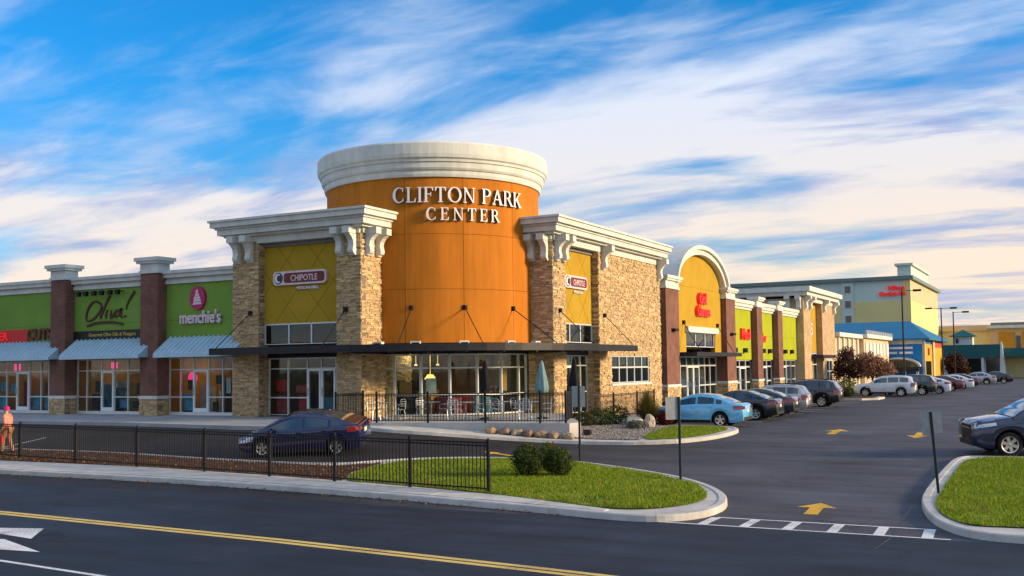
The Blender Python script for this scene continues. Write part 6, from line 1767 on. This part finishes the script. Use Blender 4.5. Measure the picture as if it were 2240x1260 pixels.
for s_, n_, kx, ax in ((1, 'l', .16, -.05), (-1, 'r', -.14, .07)):
    J.update({n_ + 'hip': ((.0, s_ * .09, .88), .095), n_ + 'knee': ((.5 * kx + .05, s_ * .10, .49), .062), n_ + 'ankle': ((kx - .03, s_ * .10, .09), .040), n_ + 'toe': ((kx + .14, s_ * .11, .035), .032), n_ + 'heel': ((kx - .06, s_ * .10, .04), .032),
              n_ + 'sho': ((.01, s_ * .19, 1.39), .062), n_ + 'elb': ((-.04 + ax, s_ * .25, 1.12), .044), n_ + 'wri': ((.10 + ax, s_ * .26, .91), .028), n_ + 'palm': ((.14 + ax, s_ * .26, .84), (.034, .018))})
    Bn += [('pelvis', n_ + 'hip'), (n_ + 'hip', n_ + 'knee'), (n_ + 'knee', n_ + 'ankle'), (n_ + 'ankle', n_ + 'toe'), (n_ + 'ankle', n_ + 'heel'), ('chest', n_ + 'sho'), (n_ + 'sho', n_ + 'elb'), (n_ + 'elb', n_ + 'wri'), (n_ + 'wri', n_ + 'palm')]
    for f_, (dx, dz) in enumerate(((-.028, -.075), (-.010, -.088), (.008, -.082), (.026, -.066))):
        b0 = J[n_ + 'palm'][0]; J[n_ + 'f%da' % f_] = ((b0[0] + dx, b0[1], b0[2] + dz * .5), .0085); J[n_ + 'f%db' % f_] = ((b0[0] + dx + .012, b0[1] - s_ * .012, b0[2] + dz), .0075)
        Bn += [(n_ + 'palm', n_ + 'f%da' % f_), (n_ + 'f%da' % f_, n_ + 'f%db' % f_)]
    J[n_ + 'tha'] = ((J[n_ + 'wri'][0][0] + .05, s_ * .255, .865), .010); J[n_ + 'thb'] = ((J[n_ + 'wri'][0][0] + .075, s_ * .25, .825), .009); Bn += [(n_ + 'wri', n_ + 'tha'), (n_ + 'tha', n_ + 'thb')]
skin_figure('body', J, Bn, skin, WK, 'pelvis')
gro = lambda k, q, z=0: (J[k][0], tuple(a + q for a in J[k][1]) if isinstance(J[k][1], tuple) else J[k][1] + q)
TJ = {k: gro(k, .022) for k in ('pelvis', 'lhip', 'rhip', 'lknee', 'rknee')}
for n_ in 'lr': TJ[n_ + 'cuff'] = ((J[n_ + 'ankle'][0][0], J[n_ + 'ankle'][0][1], .11), .068)
skin_figure('trousers', TJ, [('pelvis', 'lhip'), ('pelvis', 'rhip'), ('lhip', 'lknee'), ('rhip', 'rknee'), ('lknee', 'lcuff'), ('rknee', 'rcuff')], M('tan_trousers', (0.33, 0.17, 0.075), .9, var=.15, scale=8, bump=.3, bscale=30), WK, 'pelvis')
CJ = {k: gro(k, .035) for k in ('waist', 'chest', 'lsho', 'rsho', 'lelb', 'relb')}; CJ['hem'] = ((0, 0, .90), (.185, .155)); CJ['collar'] = ((.025, 0, 1.46), .085)
for n_ in 'lr': CJ[n_ + 'cuff'] = (tuple(J[n_ + 'wri'][0]), .045)
skin_figure('jacket', CJ, [('waist', 'hem'), ('waist', 'chest'), ('chest', 'collar'), ('chest', 'lsho'), ('chest', 'rsho'), ('lsho', 'lelb'), ('rsho', 'relb'), ('lelb', 'lcuff'), ('relb', 'rcuff')], coral, WK, 'waist')
mb = MB(); mb.lathe([(.115, 0), (.120, .03), (.112, .035), (.108, .10), (.07, .15), (.02, .165), (.001, .166)], (.035, 0, 1.61), 18); obj('hat', mb.v, mb.f, MAT['magenta'], WK.o, True)
for s_ in (1, -1):
    mb = MB(); mb.lathe([(.001, -.013), (.010, -.008), (.013, 0), (.010, .008), (.001, .013)], (.122, s_ * .034, 1.605), 8); obj('eye', mb.v, mb.f, MAT['navy'], WK.o, True)
    mb = MB(); kx = .16 if s_ > 0 else -.14; mb.tube([(kx - .08, s_ * .10, .045), (kx, s_ * .10, .06), (kx + .12, s_ * .11, .045), (kx + .19, s_ * .11, .035)], [.045, .055, .045, .025], 10); obj('shoe', mb.v, mb.f, MAT['plastic'], WK.o, True)
mb = MB(); mb.box(-.11, .11, -.04, .04, -.24, 0).bar((-.07, 0, 0), (-.02, 0, .13), .016).bar((.07, 0, 0), (.02, 0, .13), .016).bar((-.03, 0, .13), (.03, 0, .13), .018)
bag = obj('shopping_bag', [(a + PX_ + .01, b + PY_ - .275, c + WK.loc.z + .635) for a, b, c in mb.v], mb.f, MAT['signred']); tag(bag, 'red shopping bag held by the walker at the left edge', 'bag')

mg = 'small trees beside the parked cars'
tree('purple_tree', -17.4, 97.0, 1.3, [((-.2, 0, 2.4), (1.15, 1.15, 1.3)), ((.6, .2, 2.0), (.9, .9, 1.0)), ((-.1, .1, 3.4), (.6, .6, .8)), ((-.9, 0, 1.8), (.7, .7, .9))], PURPLE, 'dark purple leaved tree behind the white SUV', 5200, .17, 32, .15, .08, mg)
tree('pink_tree', -17.2, 108.5, 1.2, [((0, 0, 2.3), (1.5, 1.5, 1.3)), ((1.2, .2, 1.9), (1.1, 1.1, .9)), ((-.8, 0, 2.8), (.9, .9, .9))], PINK, 'dusty pink tree beyond the dark purple tree', 5200, .19, 33, .1, .08, mg)
tree('dark_red_tree', -15.0, 170.0, 1.0, [((0, 0, 2.3), (1.6, 1.6, 1.6)), ((.8, 0, 1.5), (1.2, 1.2, 1.0))], PURPLE + [(.08, .06, .02)], 'dark red tree in front of the teal fronted shop', 2600, .35, 34, 0, .12)
for i, (x, y, r, h, t, lb) in enumerate([(-17.2, 94.6, .8, 1.2, YELG, 'yellow green shrub under the dark purple tree'), (-15.1, 83.2, .55, .7, DKGREEN, 'dark shrub at the tip of the planted median'), (-16.2, 106.0, .8, .9, RED + PINK[:1], 'reddish shrub under the dusty pink tree'),
                                         (-13.5, 176.0, 1.6, 1.0, RED, 'dark red hedge at the foot of the teal fronted shop'), (-15.6, 140, 1.2, 1.0, DKGREEN + YELG, 'green shrub at the foot of the yellow side wall')]):
    shrub('median_shrub', x, y, r, h, t, lb, 1300, .12, 50 + i, .1)


# ================================================================== boulders
def boulder(x, y, z, r, seed, label, tone, group='boulders along the patio edge'):
    bm = bmesh.new(); bmesh.ops.create_icosphere(bm, subdivisions=3, radius=1)
    for q in bm.verts:
        d = q.co.normalized(); k = 1 + .28 * mnoise.noise(d * 1.4 + Vector((seed * 3.1, 0, 0))) + .10 * mnoise.noise(d * 4 + Vector((seed, 5, 0)))
        q.co = Vector((d.x * r[0] * k, d.y * r[1] * k, max(d.z, -.5) * r[2] * k))
    me = bpy.data.meshes.new('boulder'); bm.to_mesh(me); bm.free(); me.materials.append(M('boulder_stone_%d' % seed, tone, .9, var=.3, scale=5, bump=.8, bscale=14, fine=.2))
    o = bpy.data.objects.new('boulder', me); COL.objects.link(o); o.location = (x, y, z); o.rotation_euler = (0, 0, seed * 1.3); tag(o, label, 'boulder', group)
btone = [(.30, .20, .11), (.26, .18, .12), (.34, .26, .17), (.22, .13, .08)]
bl_ = ['broad tan boulder at the left end of the patio rockery', 'second tan boulder from the left in the patio rockery', 'third boulder from the left in the patio rockery', 'fourth boulder from the left in the patio rockery', 'reddish boulder right of the rockery middle', 'sixth boulder of the patio rockery, beside the corner post', 'last boulder of the patio rockery, nearest the sign post']
for i, (x, y) in enumerate([(-20.0, 35.75), (-19.5, 35.95), (-19.0, 36.05), (-18.55, 36.08), (-18.05, 36.2), (-17.55, 36.3), (-17.05, 36.5)]):
    boulder(x, y, gz(x, y) + .22, (.27, .21, .17), i + 1, bl_[i], btone[i % 4])
boulder(-16.0, 42.6, gz(-16, 42.6) + .3, (.28, .25, .34), 11, 'pale upright boulder below the tall grass clump', (.50, .42, .32), None)


# ================================================================== ground cover too fine to count
def in_poly(x, y, P):
    c = False; n = len(P)
    for i in range(n):
        a, b = P[i], P[i - 1]
        if (a[1] > y) != (b[1] > y) and x < (b[0] - a[0]) * (y - a[1]) / (b[1] - a[1]) + a[0]: c = not c
    return c


def scatter(P, n, rnd, xmax=1e9):
    x0, x1 = min(p[0] for p in P), min(xmax, max(p[0] for p in P)); y0, y1 = min(p[1] for p in P), max(p[1] for p in P); out = []
    while len(out) < n:
        x, y = rnd.uniform(x0, x1), rnd.uniform(y0, y1)
        if in_poly(x, y, P): out.append((x, y))
    return out


def grass_blades(P, n, seed, xmax=1e9, hh=(.03, .085)):
    rnd = random.Random(seed); v = []; f = []; cols = []
    for x, y in scatter(P, n, rnd, xmax):
        if mnoise.noise(Vector((x * .7, y * .7, 9))) + .5 * mnoise.noise(Vector((x * 2.3, y * 2.3, 4))) > .42 and rnd.random() < .8: continue
        z = gz(x, y) + .148; h = rnd.uniform(*hh) * (1 + .6 * mnoise.noise(Vector((x * .9, y * .9, 0)))); a = rnd.uniform(0, 6.283); w = rnd.uniform(.006, .013); lx, ly = rnd.gauss(0, .025), rnd.gauss(0, .025); k = len(v)
        v += [(x - w * math.cos(a), y - w * math.sin(a), z), (x + w * math.cos(a), y + w * math.sin(a), z), (x + lx, y + ly, z + h)]; f.append((k, k + 1, k + 2))
        g_ = .5 + .5 * mnoise.noise(Vector((x * .5, y * .5, 3))); t = rnd.choice([(.14, .26, .010), (.20, .32, .012), (.12, .22, .008), (.33, .36, .025)] if rnd.random() > .25 * g_ else [(.32, .27, .06), (.28, .25, .05)])
        q = rnd.uniform(.7, 1.25); cols.append((t[0] * q, t[1] * q, t[2] * q, 1))
    o = obj('grass', v, f, MAT['leaf']); o['kind'] = 'stuff'
    at = o.data.attributes.new('tone', 'FLOAT_COLOR', 'FACE'); at.data.foreach_set('color', [c for q in cols for c in q])
    return o


tag(grass_blades(INNER_TURF, 70000, 1), 'short mown grass on the near island', 'grass')
tag(grass_blades(RTURF, 80000, 2, 5.0), 'short mown grass on the right hand island', 'grass')
tag(grass_blades(BTURF, 9000, 3), 'short grass at the tip of the gravel bed', 'grass')


def litter(name, spots, size, tones, seed, label, zo=.16):
    rnd = random.Random(seed); pts = [((x, y, gz(x, y) + zo + rnd.uniform(.0, .02)), (0, 0, 1)) for x, y in spots]
    o = leaf_mesh(name, pts, size, tones, rnd, None, flat=2.2); o['kind'] = 'stuff'; tag(o, label, 'leaves'); return o
rnd = random.Random(77)
FALL = [(.30, .16, .03), (.22, .08, .02), (.36, .24, .05), (.14, .05, .02), (.28, .10, .03), (.12, .03, .02)]
litter('fallen_leaves', scatter(MULCH, 9000, rnd), .085, FALL, 5, 'brown fallen leaves on the mulch strip behind the fence')
litter('fallen_leaves', [p for p in scatter(INNER_TURF, 1500, rnd) if rnd.random() < max(.06, 1 - (p[1] - yat(winn, p[0])) / 1.4)], .09, FALL, 6, 'scattered fallen leaves on the near grass', .175)
litter('fallen_leaves', [(x_, yat(wout, x_) - .33 - abs(rnd.gauss(0, .16))) for x_ in [rnd.uniform(-44, -8.5) for _ in range(700)]], .07, FALL, 8, 'fallen leaves gathered along the street kerb', .012)


def pebbles(P, n, seed, label, tones, r=(.02, .05)):
    rnd = random.Random(seed); v = []; f = []; cols = []
    for x, y in scatter(P, n, rnd):
        q = rnd.uniform(*r); z = gz(x, y) + .15; k = len(v); a = rnd.random() * 3
        v += [(x + q * math.cos(a + i * 1.571), y + q * math.sin(a + i * 1.571), z) for i in range(4)] + [(x + rnd.uniform(-.3, .3) * q, y, z + q * rnd.uniform(.5, .9))]
        f += [(k, k + 1, k + 4), (k + 1, k + 2, k + 4), (k + 2, k + 3, k + 4), (k + 3, k, k + 4)]; t = rnd.choice(tones); cols += [(*t, 1)] * 4
    o = obj('pebbles', v, f, MAT['stone']); o['kind'] = 'stuff'; tag(o, label, 'gravel')
    at = o.data.attributes.new('tone', 'FLOAT_COLOR', 'FACE'); at.data.foreach_set('color', [c for q in cols for c in q])
pebbles(BGRAV, 9000, 4, 'grey pebbles covering the bed beside the patio', [(.26, .24, .22), (.18, .16, .15), (.34, .31, .28), (.14, .12, .11)])
